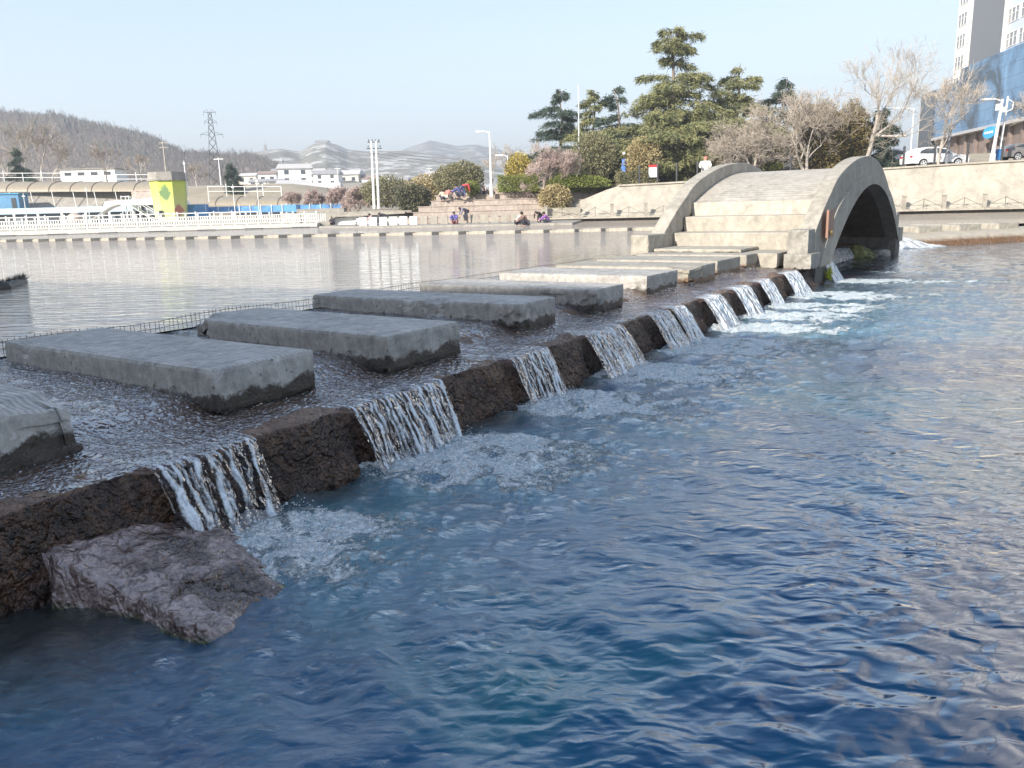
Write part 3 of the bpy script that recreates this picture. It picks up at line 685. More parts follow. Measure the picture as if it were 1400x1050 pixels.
# ================================================================== the far surroundings
def paint(name,c,rough=.5,**k): return simple(name,c,rough,**k)
M['white']=paint('white_paint',(.78,.78,.76),.5,var=.05)
M['wmetal']=paint('white_metal',(.72,.74,.76),.4,var=.06)
M['dark']=paint('dark_glass',(.05,.06,.07),.15,var=.3,spec=.8)
M['black']=paint('black_iron',(.04,.04,.045),.5)
M['bark']=paint('bark',(.20,.165,.14),.9,var=.35,scale=8)
M['barkpale']=paint('pale_bark',(.42,.38,.335),.9,var=.3,scale=8)
M['twig']=paint('twigs',(.35,.30,.25),.9,var=.3,scale=1)
M['twigpink']=paint('pinkish_twigs',(.40,.31,.28),.9,var=.3,scale=1)
M['blue']=paint('blue_paint',(.06,.22,.50),.5)

# unseen block added behind the viewer to shade the near water and stones
def slab_block():
    t=thing('shade_block','unseen block added behind the viewer to shade the near water','building',(-19.0,-14.2,0),R(-27))
    mb=MB(); mb.box((2,-7,8.2),(64,14,17.6)); obj('wall',mb,paint('beige_render',(.5,.46,.40),.8),t)
    for i in range(12):
        for k in range(4):
            mb=MB(); mb.box((-26+i*5,.03,2.6+k*3.4),(2.2,.06,1.5)); obj('window',mb,M['dark'],t)
slab_block()

# land -------------------------------------------------------------
def lerp(a,b,t): return a+(b-a)*t
def ss(a,b,x): t=max(0,min(1,(x-a)/(b-a))); return t*t*(3-2*t)
WL=Vector((2.8,70.0)); WR=Vector((44.0,60.0))          # foot line of the revetment
def wally(x): return lerp(WL.y,WR.y,(x-WL.x)/(WR.x-WL.x)) if x<60 else 56
def ztop(x): return 3.45+.95*ss(6,44,x)
def land(x,y):
    yw=wally(x)+2.6
    zr=ztop(x)+2.6*ss(0,45,y-yw)
    zl=1.0+ (.4)*ss(84,92,y)+5.2*ss(100,128,y)*ss(-12,-35,x)+10*ss(150,420,y)
    wl=ss(-6,0,x)
    return lerp(zl,zr,wl)
def make_land():
    ys=list(np.concatenate([np.arange(71.5,140,1.5),np.geomspace(140,3200,50)])); us=np.linspace(-1.5,1.5,180); P=[]
    for y in ys:
        for s in us:
            x=s*y
            yy=max(y,wally(x)+1.2) if x>2 else max(y,76 if x>-9 else 84)
            P.append((x,yy,land(x,yy)+.06*mn.noise(Vector((x*.3,y*.3,0)))))
    mb=MB(); mb.grid(P,len(ys),len(us))
    m,nt,b=newmat('dry_winter_ground'); v=coords(nt,'World'); n=noise(nt,v,.12,6,.65); n2=noise(nt,v,1.6,5,.7)
    c=ramp(nt,n,[(.35,(.30,.25,.18)),(.55,(.38,.33,.26)),(.7,(.25,.22,.15))]); c=mixc(nt,.4,c,ramp(nt,n2,[(.3,.6),(.7,1)]),'MULTIPLY')
    nt.links.new(c,b.inputs['Base Color']); b.inputs['Roughness'].default_value=.95
    obj('ground',mb,m,kind='structure',smooth=True)
make_land()

# revetment and its quay ------------------------------------------
def make_revet():
    P=[];n=90
    xs=[WL.x+ (90-WL.x)*i/n for i in range(n+1)]
    for x in xs:
        yb=wally(x)+.9; zt=ztop(x); off=0
        lean=ss(WL.x,WL.x+7.0,x)
        zt2=lerp(1.0,zt,min(1,(x-WL.x)/6.5))
        for k in range(9):
            t=k/8; P.append((x,yb+t*1.7+.0,lerp(.95,zt2,t)))
    mb=MB(); mb.grid(P,n+1,9)
    for x0 in xs[:-1]: pass
    # coping on top
    o=obj('retaining_wall',mb,M['revet'],label='long pale sloping retaining wall along the far right shore',cat='wall')
    mb=MB()
    for i in range(n):
        xa,xb=xs[i],xs[i+1]
        if xa<WL.x+6.2: continue
        ya,yb=wally(xa)+2.6,wally(xb)+2.6; za,zb=ztop(xa),ztop(xb)
        mb.add([(xa,ya-.15,za-.0),(xb,yb-.15,zb),(xb,yb+.35,zb),(xa,ya+.35,za),(xa,ya-.15,za+.14),(xb,yb-.15,zb+.14),(xb,yb+.35,zb+.14),(xa,ya+.35,za+.14)],[(0,1,5,4),(4,5,6,7),(2,3,7,6)])
    obj('coping',mb,M['warm'],o)
    t=thing('quay','low concrete quay with a dark shadow gap below its edge, under the sloping wall','quay',(0,0,0))
    mb=MB()
    for i in range(n):
        xa,xb=xs[i],xs[i+1]; ya,yb=wally(xa),wally(xb)
        mb.add([(xa,ya,.82),(xb,yb,.82),(xb,yb+1.2,.82),(xa,ya+1.2,.82),(xa,ya,.98),(xb,yb,.98),(xb,yb+1.2,.98),(xa,ya+1.2,.98)],[(0,1,5,4),(4,5,6,7),(0,3,2,1)])
    obj('deck',mb,M['warm'],t)
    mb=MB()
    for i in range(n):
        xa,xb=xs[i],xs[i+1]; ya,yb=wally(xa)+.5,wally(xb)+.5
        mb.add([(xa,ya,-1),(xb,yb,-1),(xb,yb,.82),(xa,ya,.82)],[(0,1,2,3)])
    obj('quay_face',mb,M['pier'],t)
    # railing: concrete posts with slim braces
    r=thing('railing','pale concrete post railing along the quay below the sloping wall','railing',(0,0,0))
    k=0; x=WL.x+.5; px=None; rails=MB(); br=MB()
    while x<62:
        y=wally(x)+.12
        if k<60:
            mb=MB(); mb.box((x,y,1.46),(.24,.24,.96)); mb.box((x,y,1.98),(.32,.32,.08)); obj('post',mb,M['warm'],r)
        if px is not None:
            xm=(x+px[0])/2; ym=(y+px[1])/2
            rails.tube([(px[0],px[1],1.08),(x,y,1.08)],.035,4); rails.tube([(px[0],px[1],1.78),(x,y,1.78)],.02,4)
            br.tube([(xm,ym,1.0),(xm,ym,1.78)],.025,4); br.tube([(px[0]+.1,px[1],1.1),(xm,ym,1.75)],.022,4); br.tube([(xm,ym,1.75),(x-.1,y,1.1)],.022,4)
        px=(x,y); x+=2.75 if x>2 else 2; k+=1
    obj('rail',rails,M['warm'],r); obj('brace',br,M['pier'],r)
make_revet()

# terraced stone seating -------------------------------------------
def make_terrace():
    t=thing('stone_terrace','wide flight of pale pink stone terraces rising from the water','terrace',(0,0,0))
    mb=MB(); n=6
    for k in range(n):
        z0=.75+k*.47; z1=z0+.47; y0=70.3+k*.95
        xl=-9.3+k*.72+(.35 if k%2 else 0); xr=3.0
        mb2=MB(); mb2.box(((xl+xr)/2,(y0+78)/2,(z0+z1)/2-.0),(xr-xl,78-y0,z1-z0-.002))
        mb2.box(((xl+xr)/2-.03,y0+.2,z1+.03),(xr-xl+.1,.5,.06)); obj('tier',mb2,M['terr'],t)
    mb=MB(); mb.box((-3,74,.2),(13.4,8,1.09)); obj('base',mb,M['terr'],t)
    # ramp block and low side wall to the right of the terraces
    t2=thing('ramp_wall','low pale block wall with a short railing beside the terraces','wall',(0,0,0))
    mb=MB(); mb.box((4.6,71.2,1.25),(3.4,1.6,1.0)); mb.box((4.2,73.2,1.9),(2.6,2.4,1.6)); obj('wall',mb,M['revet'],t2)
    mb=MB(); mb.box((6.2,74.5,2.4),(3.6,3.2,1.9)); obj('planter',mb,M['terr'],t2)
    # balustrade of short blocks in front of the terraces
    t3=thing('low_balustrade','low balustrade of pale stone blocks with dark gaps at the foot of the terraces','balustrade',(0,0,0))
    mb=MB(); mb.box((-5.6,67.6,.66),(13.2,.7,.12)); obj('plinth',mb,M['pier'],t3)
    x=-12; 
    while x<.6:
        mb=MB(); mb.box((x,67.6,1.07),(.62,.5,.7)); obj('block',mb,M['warm'] if x>-7 else M['white'],t3); x+=.84
make_terrace()

# far row of stepping stones across the upper pool ------------------
def far_row():
    a=atz(2,331,.6); b=atz(240,327.6,.6); c=atz(500,322.8,.6); d=atz(760,318,.6); e=atz(905,314.5,.6)
    pts=[a+(a-b)*.25,a,b,c,d,e]
    base=thing('stepping_stone','pale stepping stone in the long far row crossing the upper pool','stepping stone',(0,0,0),0,'far row of stepping stones')
    mb=noisy_box(.95,.80,.34,91,[],nx=8,ny=6,nz=3,rough=.02); obj('block',mb,M['warm'],base,loc=(0,0,.16))
    first=True
    for p,q in zip(pts[:-1],pts[1:]):
        L=(q-p).length; n=max(1,round(L/1.38)); ang=math.atan2(q.y-p.y,q.x-p.x)
        for k in range(n):
            s=p.lerp(q,k/n)
            if first: base.location=(s.x,s.y,.6); base.rotation_euler.z=ang+R(-22); first=False
            else: dup(base,(s.x,s.y,.6),ang+R(-22)+random.uniform(-.04,.04))
    o=thing('stepping_stone_sill','long low gray sill under the far row of stepping stones','sill',(0,0,0)); mb=MB()
    for p,q in zip(pts[:-1],pts[1:]):
        n=(q-p).normalized(); m=Vector((-n.y,n.x,0))
        mb.add([p+m*.15+Vector((0,0,-.8)),q+m*.15+Vector((0,0,-.8)),q+m*.7+Vector((0,0,-.8)),p+m*.7+Vector((0,0,-.8)),p+m*.15+Vector((0,0,.11)),q+m*.15+Vector((0,0,.11)),q+m*.7+Vector((0,0,.11)),p+m*.7+Vector((0,0,.11))],[(0,1,5,4),(4,5,6,7),(2,3,7,6)])
    obj('sill',mb,M['warm'],o)
far_row()

# second weir to the right of the bridge ---------------------------
def second_weir():
    us=np.arange(-3.2,40,.12); P=[]; pr=[(2.6,-.6),(2.5,.45),(1.6,.5),(.8,.48),(.35,.42),(.15,.36),(.02,.2),(-.04,0),(-.06,-.6)]
    out=[]
    for a,b in zip(pr[:-1],pr[1:]):
        for k in range(4): out.append((a[0]+(b[0]-a[0])*k/4,a[1]+(b[1]-a[1])*k/4))
    out.append(pr[-1])
    for u in us:
        for v,z in out:
            d=.05*fb((u*1.5,v*2,z*2),4); p=B1+BD*u+BN*(v-d); P.append((p.x,p.y,z+d*.5))
    mb=MB(); mb.grid(P,len(us),len(out))
    m,nt,b=newmat('rusty_weir_edge'); v=coords(nt,'World'); g=nt.nodes.new('ShaderNodeNewGeometry'); s=N(nt,'ShaderNodeSeparateXYZ'); nt.links.new(g.outputs['Position'],s.inputs[0])
    n=noise(nt,v,5,6,.7); c=mixc(nt,ramp(nt,math_(nt,'ADD',s.outputs['Z'],math_(nt,'MULTIPLY',n,.25)),[(.30,0),(.42,1)]),(.15,.075,.03),(.36,.32,.26))
    c=mixc(nt,ramp(nt,noise(nt,v,20,4),[(.55,0),(.7,.6)]),c,(.5,.45,.35)); nt.links.new(c,b.inputs['Base Color']); b.inputs['Roughness'].default_value=.5; bump(nt,b,n,.8,.05)
    obj('weir',mb,m,label='rusty orange edged low weir to the right of the bridge',cat='weir',smooth=True)
    ang=math.atan2(BD.y,BD.x)
    base=None
    for k,(u,l) in enumerate([(-1.9,'pale slab in the water right beside the far bridge pier'),(.1,'second pale slab from the bridge on the rusty weir'),(2.25,'third pale slab from the bridge on the rusty weir'),(4.4,'slab beyond the right edge of the photo on the rusty weir')]):
        p=B1+BD*u+BN*.75
        if base is None:
            base=thing('stepping_stone',l,'stepping stone',(p.x,p.y,.72),ang,'stepping stones on the right weir')
            mb=noisy_box(1.25,2.3,.3,93,[],nx=16,ny=24,nz=4,rough=.02); obj('block',mb,M['warm'],base)
        else: dup(base,(p.x,p.y,.72),ang+random.uniform(-.05,.05),l)
    P=[];S=[];n=90
    for a in range(n):
        for b in range(20):
            t=b/19; u=-2.9+2.7*a/(n-1); hz=.40*(1-.75*ss(.55,1,a/(n-1)))
            p=B1+BD*(u+.5*t)+BN*(.25-.5*t-.35*t*t); P.append((p.x,p.y,hz*(1-t**1.7)+.03*mn.noise(Vector((u*6,t*5,2))))); S.append(.75+.5*mn.noise(Vector((u*8,t*3,2))))
    mb=MB(); mb.grid(P,n,20); obj('waterfall',mb,M['flow'],smooth=True,attrs=dict(streak=S),label='white rush of water beyond the far bridge pier',cat='waterfall')
second_weir()

# ------------------------------------------------------------------ plants
def leaf_mat(name,c1,c2,sc=.8):
    m,nt,b=newmat(name); v=coords(nt,'World'); c=ramp(nt,noise(nt,v,sc,5,.7),[(.32,c1),(.66,c2)]); nt.links.new(c,b.inputs['Base Color']); b.inputs['Roughness'].default_value=.7
    b.inputs['Specular IOR Level'].default_value=.25; return m
M['cedar']=leaf_mat('cedar_needles',(.07,.09,.045),(.27,.26,.115)); M['cedardark']=leaf_mat('dark_cedar_needles',(.03,.052,.048),(.09,.12,.08))
M['cypress']=leaf_mat('cypress_foliage',(.10,.085,.03),(.22,.17,.07)); M['hedge']=leaf_mat('hedge_leaves',(.10,.13,.03),(.24,.26,.07),1.5)
M['yellow']=leaf_mat('yellow_leaves',(.30,.24,.05),(.52,.42,.12),1.5); M['olive']=leaf_mat('olive_leaves',(.13,.13,.07),(.27,.25,.14),1.5); M['tan']=leaf_mat('dry_tan_leaves',(.24,.19,.09),(.45,.37,.2),2)
def leaf(mb,p,d,l,w_):
    s=d.cross(Vector((random.gauss(0,1),random.gauss(0,1),random.gauss(0,1)))).normalized()*w_
    mb.add([p-s,p+s,p+d*l],[(0,1,2)])
def rv(s=1): return Vector((random.gauss(0,s),random.gauss(0,s),random.gauss(0,s)))
def cedar(H,spread,mat,name,label,tiers=13,lean=0,gap=.12,bare_top=.0,seed=1,group='cedars in the park'):
    random.seed(seed); t=thing(name,label,'tree',(0,0,0),0,group)
    tr=MB(); top=[(lean*(z/H)**2*H*.1+.12*math.sin(z),.1*math.cos(z*.7),z) for z in np.linspace(0,H,10)]
    tr.tube(top,[.035*H*.55*(1-z/H)**.8+.03 for _,_,z in top],8)
    def axis(z): i=z/H*9; k=min(8,int(i)); return Vector(top[k]).lerp(Vector(top[k+1]),i-k)
    cr=MB()
    nb=int(tiers*4.4)
    for k in range(nb):
        f=(k+.5)/nb; z=H*(.07+.92*f)+random.uniform(-.25,.25)*H/12
        if mn.noise(Vector((f*9,seed,0)))<-.18 and f>.3 and f<.95: continue
        prof=((1-f)**.85*spread+.055*H)*(.9+.7*mn.noise(Vector((f*6,seed*3,0))))
        a=k*2.4+random.uniform(-.5,.5); L=prof*random.choice((.55,.8,1.,1.15,1.35))
        if random.random()<gap: continue
        o=axis(z); d=Vector((math.cos(a),math.sin(a),0)); rise=random.uniform(-.05,.35)
        pts=[o+d*L*s+Vector((0,0,L*(rise*s-.26*s*s))) for s in (0,.25,.5,.75,1)]
        tr.tube(pts,[.06*(1-s)+.012 for s in (0,.25,.5,.75,1)],4,False)
        nc=int(L*14)+7; side=Vector((-d.y,d.x,0))
        for c in range(nc):
            s=random.uniform(.08,1.04)**.75; wv=L*.42*(1-.55*s)*random.gauss(0,.72)
            i=min(3,int(s*4)); p=pts[i].lerp(pts[i+1],min(1,s*4-i))+side*wv+Vector((0,0,-abs(wv)*.22+random.gauss(0,.07)))
            for q in range(12):
                dd=(d*random.uniform(.0,.9)+side*random.gauss(0,.7)+Vector((0,0,random.uniform(-.95,.15)))).normalized()
                leaf(cr,p+rv(.14),dd,random.uniform(.25,.6),.045)
    obj('trunk',tr,M['bark'],t,smooth=True); obj('crown',cr,mat,t); return t
def bare_tree(H,name,label,mat,seed,spread=.55,levels=6,trunk=.22,up=.35,group=None,multi=1,dens=3,twr=.007,cat='tree',r0=None,curv=.12):
    random.seed(seed); t=thing(name,label,cat,(0,0,0),0,group); tr=MB(); tw=MB()
    def grow(p,d,L,r,lv):
        n=3; pts=[p]; q=p; dd=d
        for k in range(n):
            dd=(dd+rv(curv)+Vector((0,0,up*.10))).normalized(); q=q+dd*L/n; pts.append(q)
        r1=r*.66
        (tr if lv<3 else tw).tube(pts,[r,r*.9,r*.78,r1],6 if lv<2 else (4 if lv<4 else 3),False)
        if lv>=levels: return
        nb=dens if lv>0 else dens+1
        for k in range(nb):
            s=random.uniform(.45,1) if k<nb-1 else 1
            i=min(2,int(s*3)); pp=pts[i].lerp(pts[i+1],s*3-i)
            nd=(dd+rv(spread)+Vector((0,0,up*.25))).normalized()
            grow(pp,nd,L*random.uniform(.62,.86),max(twr,r1*random.uniform(.55,.9)),lv+1)
    for k in range(multi):
        d=Vector((0,0,1)) if multi==1 else (Vector((0,0,1))+Vector((random.gauss(0,.25),random.gauss(0,.25),0))).normalized()
        grow(Vector((random.gauss(0,.15)*(multi>1),random.gauss(0,.15)*(multi>1),-.1)),d,H*trunk*1.15,r0 or H*.016,0)
    obj('trunk',tr,mat,t,smooth=True); 
    obj('crown',tw,M['twig'] if mat is not M['twigpink'] else mat,t); return t
def bush(rx,ry,rz,mat,name,label,seed,n=2500,cat='bush',flat=0,ls=.1,stems=True,group=None,box=False):
    random.seed(seed); t=thing(name,label,cat,(0,0,0),0,group); cr=MB()
    for k in range(n):
        p=rv().normalized()
        if box: p=Vector([max(-.78,min(.78,c*1.3)) for c in p])*1.2
        lump=1+.16*mn.noise(p*2.3+Vector((seed,0,0)))+.1*mn.noise(p*5)
        r=(random.random()**.35)*lump; q=Vector((p.x*rx*r,p.y*ry*r,rz*.98+p.z*rz*r))
        if q.z<.02: continue
        leaf(cr,q,(p+rv(.6)).normalized(),ls*random.uniform(.8,1.7),ls*.45)
    obj('leaves',cr,mat,t)
    tr=MB()
    for k in range(9): a=random.uniform(0,6.28); tr.tube([(0,0,-.1),(math.cos(a)*rx*.3,math.sin(a)*ry*.3,rz*.8),(math.cos(a)*rx*.6,math.sin(a)*ry*.6,rz*1.4)],[.05,.03,.012],4,False)
    obj('stems',tr,M['bark'],t); return t
def put(o,px,Y,py=None,s=None,rz=None,dz=0):
    p=at(px,py if py else 250,Y); z=p.z if py else land(p.x,Y)
    o.location=(p.x,Y,z+dz)
    if rz is not None: o.rotation_euler.z=rz
    if s: o.scale=(s,s,s) if not hasattr(s,'__len__') else s
    return o
# cedars: (px, Y, height m)
def hgt(pybase,pytop,Y): return (pybase-pytop)*Y/F
c1=put(cedar(14.2,7.4,M['cedar'],'cedar','tallest cedar with a flat tufted top rising above all other trees',15,lean=.1,seed=11),918,80,248)
c2=put(cedar(12.0,6.6,M['cedardark'],'cedar','dark blue green cedar at the left end of the group',10,seed=5,gap=.1),768,86,250,s=.78)
c3=put(cedar(9.4,6.0,M['cedar'],'cedar','olive cedar just right of the dark blue green one',9,seed=8),812,84,250,s=(1,1,.93))
c4=put(cedar(9.2,4.8,M['cedardark'],'cedar','small dark cedar with a bent tip left of the tallest cedar',9,lean=-1.2,seed=17,gap=.2),853,83,250)
c5=put(cedar(11.5,7.0,M['cedar'],'cedar','broad cedar behind the bare pale tree, right of the tallest',11,lean=.4,seed=23),1002,84,250)
c6=put(cedar(10.4,5.6,M['cedardark'],'cedar','cedar with slanting dark branches showing through bare twigs',9,lean=1.0,seed=29,gap=.25),1058,86,250)
c7=put(cedar(6.5,5.2,M['cedar'],'cedar','low spreading cedar filling the gap under the tallest one',7,seed=31,gap=0),895,77,250)
c8=put(cedar(7.0,5.4,M['cedar'],'cedar','low olive cedar right behind the red topped notice',7,seed=35,gap=0),955,79,250)
c10=put(cedar(6.0,2.2,M['cedardark'],'cedar','narrow dark conifer partly hidden behind the bridge crest',8,seed=41,gap=0),1200,76,244)
# cypress clump behind bare twigs
put(bush(2.4,2.0,3.3,M['cypress'],'cypress','rounded brown green evergreen behind the bridge crest',51,16000,'tree',ls=.16),1118,74,246)
put(bush(1.7,1.6,3.4,M['cypress'],'cypress','upright brown green evergreen just left of the pale tall trunk',52,11000,'tree',ls=.16),1160,75,246)
# bare trees
put(bare_tree(13.5,'bare_tree','tallest bare tree fanning over the humpback bridge',M['barkpale'],61,spread=.42,levels=7,trunk=.24,up=.5,dens=3,twr=.0085,r0=.26,group='bare trees'),1180,72,244)
put(bare_tree(10.5,'bare_tree','twiggy pale brown bare tree left of the tallest bare tree',M['barkpale'],62,spread=.5,levels=7,trunk=.2,dens=3,multi=2,twr=.011,group='bare trees'),1102,71,246)
put(bare_tree(8.5,'bare_tree','pale bare tree with tangled low crown right of the cedars',M['barkpale'],63,spread=.65,levels=7,trunk=.2,dens=3,multi=2,twr=.010,up=.0,group='bare trees'),1030,71,246)
put(bare_tree(7.5,'bare_tree','smaller bare tree in front of the broad cedar',M['barkpale'],64,spread=.6,levels=6,trunk=.2,dens=3,multi=2,twr=.010,up=.1,group='bare trees'),1008,72,246)
put(bare_tree(9.2,'street_tree','slim bare street tree in front of the white car',M['barkpale'],65,spread=.42,levels=6,trunk=.26,dens=3,twr=.011,r0=.13,group='bare street trees',curv=.07),1281,67,233)
put(bare_tree(10.5,'street_tree','bare street tree reaching in from the right edge of the photo',M['barkpale'],66,spread=.55,levels=7,trunk=.22,dens=3,twr=.011,r0=.18,group='bare street trees'),1432,66,226)
put(bare_tree(3.6,'bare_shrub','pinkish gray vase shaped bare shrub between yellow bush and hedge',M['twigpink'],67,spread=.45,levels=6,trunk=.28,dens=3,multi=4,twr=.012,cat='shrub'),745,72.5,258)
put(bare_tree(3.4,'bare_shrub','bare pinkish shrub standing behind the tan bush',M['twigpink'],68,spread=.45,levels=6,trunk=.28,dens=3,multi=3,twr=.012,cat='shrub'),765,73,254)
# bushes and hedges
put(bush(1.5,1.3,1.15,M['tan'],'bush','round tan and yellow bush overhanging the end of the terraces',71,4500,ls=.13),759,71.3,289)
put(bush(2.3,1.2,.82,M['hedge'],'hedge','rounded light green clipped hedge above the tan bush',72,6000,'hedge',ls=.11),779,72.8,263)
put(bush(2.0,1.2,.72,M['hedge'],'hedge','darker half of the light green hedge, right of the rounded one',73,5000,'hedge',ls=.11),805,72.8,263)
put(bush(1.9,1.2,.72,M['hedge'],'hedge','low green hedge under the yellow bush',74,5000,'hedge',ls=.1,box=True),709,73.6,262)
put(bush(.75,.7,.65,M['hedge'],'bush','small round green bush at the top left of the terraces',75,2000,ls=.1),646,73.8,267)
put(bush(1.3,1.1,1.7,M['yellow'],'bush','bright yellow upright bush behind the low green hedge',76,4500,ls=.13),711,75.5,260)
put(bush(2.2,1.8,2.3,M['olive'],'bush','feathery olive shrub behind the light green hedge',77,7000,ls=.14),812,76,250)
put(bush(1.7,1.5,2.0,M['tan'],'bush','dry yellow brown tree like bush behind the red topped notice',78,7000,ls=.13),880,73.8,250)
put(bush(1.9,1.0,.62,M['olive'],'hedge','low clipped dull green hedge behind the iron bollards',79,4500,'hedge',ls=.1,box=True),870,72.9,253)
put(bush(1.1,.8,.42,M['hedge'],'bush','small clipped green bush seen just left of the tree trunks behind the bridge deck',80,1500,ls=.1),1056,72.5,233)
put(bush(2.2,2,1.5,M['olive'],'bush','loose pale olive shrub thicket left of the white lamp post',81,6000,ls=.15),634,84,262)
put(bush(2.0,2,1.6,M['olive'],'bush','low olive shrub far left of the terraces top',83,4500,ls=.15),618,88,266)
put(bush(1.7,1.5,1.35,leaf_mat('dark_bush',(.08,.085,.05),(.17,.16,.10)),'bush','dark gray green round tree left of the terraces',82,7000,ls=.16),566,80,290)
put(bush(3.0,2,1.7,M['olive'],'bush','pale yellow green shrub bank behind the twin poles',84,5000,ls=.17),530,92,283)
put(bush(3.0,2,1.6,M['tan'],'bush','tan shrub bank left of the stone terraces',85,5000,ls=.17),590,90,279)
for k,(px,Y,py,s,l) in enumerate([(432,95,287,1.0,'brownish bare shrub thicket above the blue fence'),(462,94,286,1.05,'bare purple brown shrub thicket left of the twin poles'),(490,93,285,1.1,'bare shrub thicket right behind the blue fence end'),(400,100,283,.9,'brown shrub thicket at the right end of the canopy')]):
    put(bare_tree(3.6,'bare_shrub',l,M['twigpink'],90+k,spread=.6,levels=5,trunk=.2,dens=4,multi=4,twr=.03,cat='shrub',group='bare thickets'),px,Y,py,s=s)
for k,(px,Y,py,s) in enumerate([(690,84,258,1.0),(672,86,258,.8),(1085,90,243,1.2),(725,88,258,1.1)]):
    put(bare_tree(5.4,'bare_tree',['bare sapling behind the yellow bush','bare sapling beside the foot of the tall lamp post','bare tree far behind the bridge crest','bare sapling behind the pinkish shrubs'][k],M['barkpale'],110+k,spread=.45,levels=5,trunk=.25,dens=3,twr=.014,group='bare trees'),px,Y,py,s=s)

# ------------------------------------------------------------------ hills
def hill(name,sil,D,depth,mat,base=1.0,nseg=260,rough=1.0,rows=46,label=None,foot=None):
    xs=[];hs=[]
    for px,py in sil:
        p=at(px,py,D); xs.append(p.x); hs.append(p.z)
    X=np.linspace(xs[0],xs[-1],nseg); Hh=np.interp(X,xs,hs); P=[]
    for i,x in enumerate(X):
        for j in range(rows):
            s=-1+1.7*j/(rows-1)                     # -1 foot towards viewer, 0 crest
            f=math.cos(min(1,abs(s))*math.pi/2)**.9 if s<0 else math.cos(s*1.3)
            y=D+s*depth; xx=x*(y/D) if s<0 else x
            n=fb((x*.012*300/D,y*.012*300/D,D),6)*rough*min(1,abs(s)*2.2)
            P.append((xx,y,base+(Hh[i]-base)*max(0,f)*(1+.10*n)+n*Hh[i]*.04))
    mb=MB(); mb.grid(P,nseg,rows); return obj(name,mb,mat,kind='structure',smooth=True,label=label)
def hillmat(name,cols,sc,rocks=0):
    m,nt,b=newmat(name); v=coords(nt,'World'); n=noise(nt,v,sc,7,.72); c=ramp(nt,n,cols); n2=noise(nt,v,sc*14,5,.8)
    c=mixc(nt,.6,c,ramp(nt,n2,[(.35,.45),(.65,1)]),'MULTIPLY')
    if rocks: c=mixc(nt,ramp(nt,noise(nt,v,sc*5,7,.8),[(.50,0),(.58,rocks)]),c,(.55,.54,.52))
    nt.links.new(c,b.inputs['Base Color']); b.inputs['Roughness'].default_value=1; b.inputs['Specular IOR Level'].default_value=0
    bump(nt,b,n2,.8,1.5); return m
SILL=[(-260,158),(-120,158),(0,170),(60,174),(72,170),(110,180),(150,186),(200,197),(222,206),(250,219),(300,223),(345,226),(365,232),(390,243),(420,252),(450,260),(480,266)]
h1=hill('hill',SILL,430,120,hillmat('wooded_hill',[(.3,(.20,.17,.15)),(.5,(.30,.26,.22)),(.7,(.24,.20,.17))],.02),base=7)
SIL2=[(180,230),(300,222),(340,216),(365,211),(385,209),(410,213),(428,203),(445,199),(462,204),(475,210),(500,213),(560,214),(620,222),(680,232),(760,240)]
h2=hill('hill_middle',SIL2,900,420,hillmat('scrubby_hill',[(.3,(.19,.19,.165)),(.5,(.30,.28,.24)),(.7,(.24,.24,.20))],.008,.95),base=12)
SIL3=[(300,240),(400,228),(520,218),(545,212),(568,203),(588,197),(605,200),(625,204),(650,201),(680,206),(705,213),(730,219),(800,222),(900,225),(1050,232),(1300,232),(1500,232)]
h3=hill('mountain',SIL3,1700,700,hillmat('rocky_mountain',[(.3,(.20,.20,.18)),(.6,(.30,.28,.25))],.006,.95),base=15)
# leafless woodland on the left hill (reads as one mass)
def woods():
    random.seed(5); mb=MB(); X0,X1=-330,-20
    import bisect
    deps=bpy.context.evaluated_depsgraph_get(); bpy.context.view_layer.update()
    me=h1.data; vs=[v.co for v in me.vertices]; rows=46; ns=260
    for k in range(9000):
        i=random.randrange(ns-1); j=random.randrange(2,29); a=vs[i*rows+j]; b=vs[(i+1)*rows+j+1]; p=a.lerp(b,random.random())
        H=random.uniform(3.0,6.0)*(1.3 if random.random()<.08 else 1)
        mb.add([p+Vector((-.09,0,-.5)),p+Vector((.09,0,-.5)),p+Vector((random.gauss(0,.2),0,H))],[(0,1,2)])
        for q in range(15):
            h=random.uniform(.3,.95)*H; d=Vector((random.gauss(0,1),random.gauss(0,1),random.uniform(.9,2.6))).normalized(); o=p+Vector((0,0,h)); s=d.orthogonal().normalized()*.055
            mb.add([o-s,o+s,o+d*random.uniform(.8,2.0)],[(0,1,2)])
    m,nt,b=newmat('bare_woods'); v=coords(nt,'World'); nt.links.new(ramp(nt,noise(nt,v,.025,6,.7),[(.3,(.20,.17,.155)),(.5,(.30,.25,.22)),(.65,(.24,.21,.19)),(.8,(.34,.28,.23))]),b.inputs['Base Color']); b.inputs['Roughness'].default_value=1
    obj('woodland',mb,m,kind='stuff',label='leafless woodland covering the hill on the left')
    mb=MB()
    for k in range(900):
        i=random.randrange(ns-1); j=random.randrange(21,27) if random.random()<.75 else random.randrange(12,27)
        if i<ns*.33 and random.random()<.7: continue
        p=vs[i*rows+j]; H=random.uniform(3,5.5); r=random.uniform(1.3,2.4)
        n=6; ring=[p+Vector((r*math.cos(q*6.28/n),r*math.sin(q*6.28/n),H*.15)) for q in range(n)]; mb.add(ring+[p+Vector((random.gauss(0,.2),0,H))],[(q,(q+1)%n,n) for q in range(n)])
    obj('pine_wood',mb,leaf_mat('hill_pines',(.05,.065,.06),(.10,.11,.09)),kind='stuff',label='dark evergreens along the crest of the left hill')
woods()

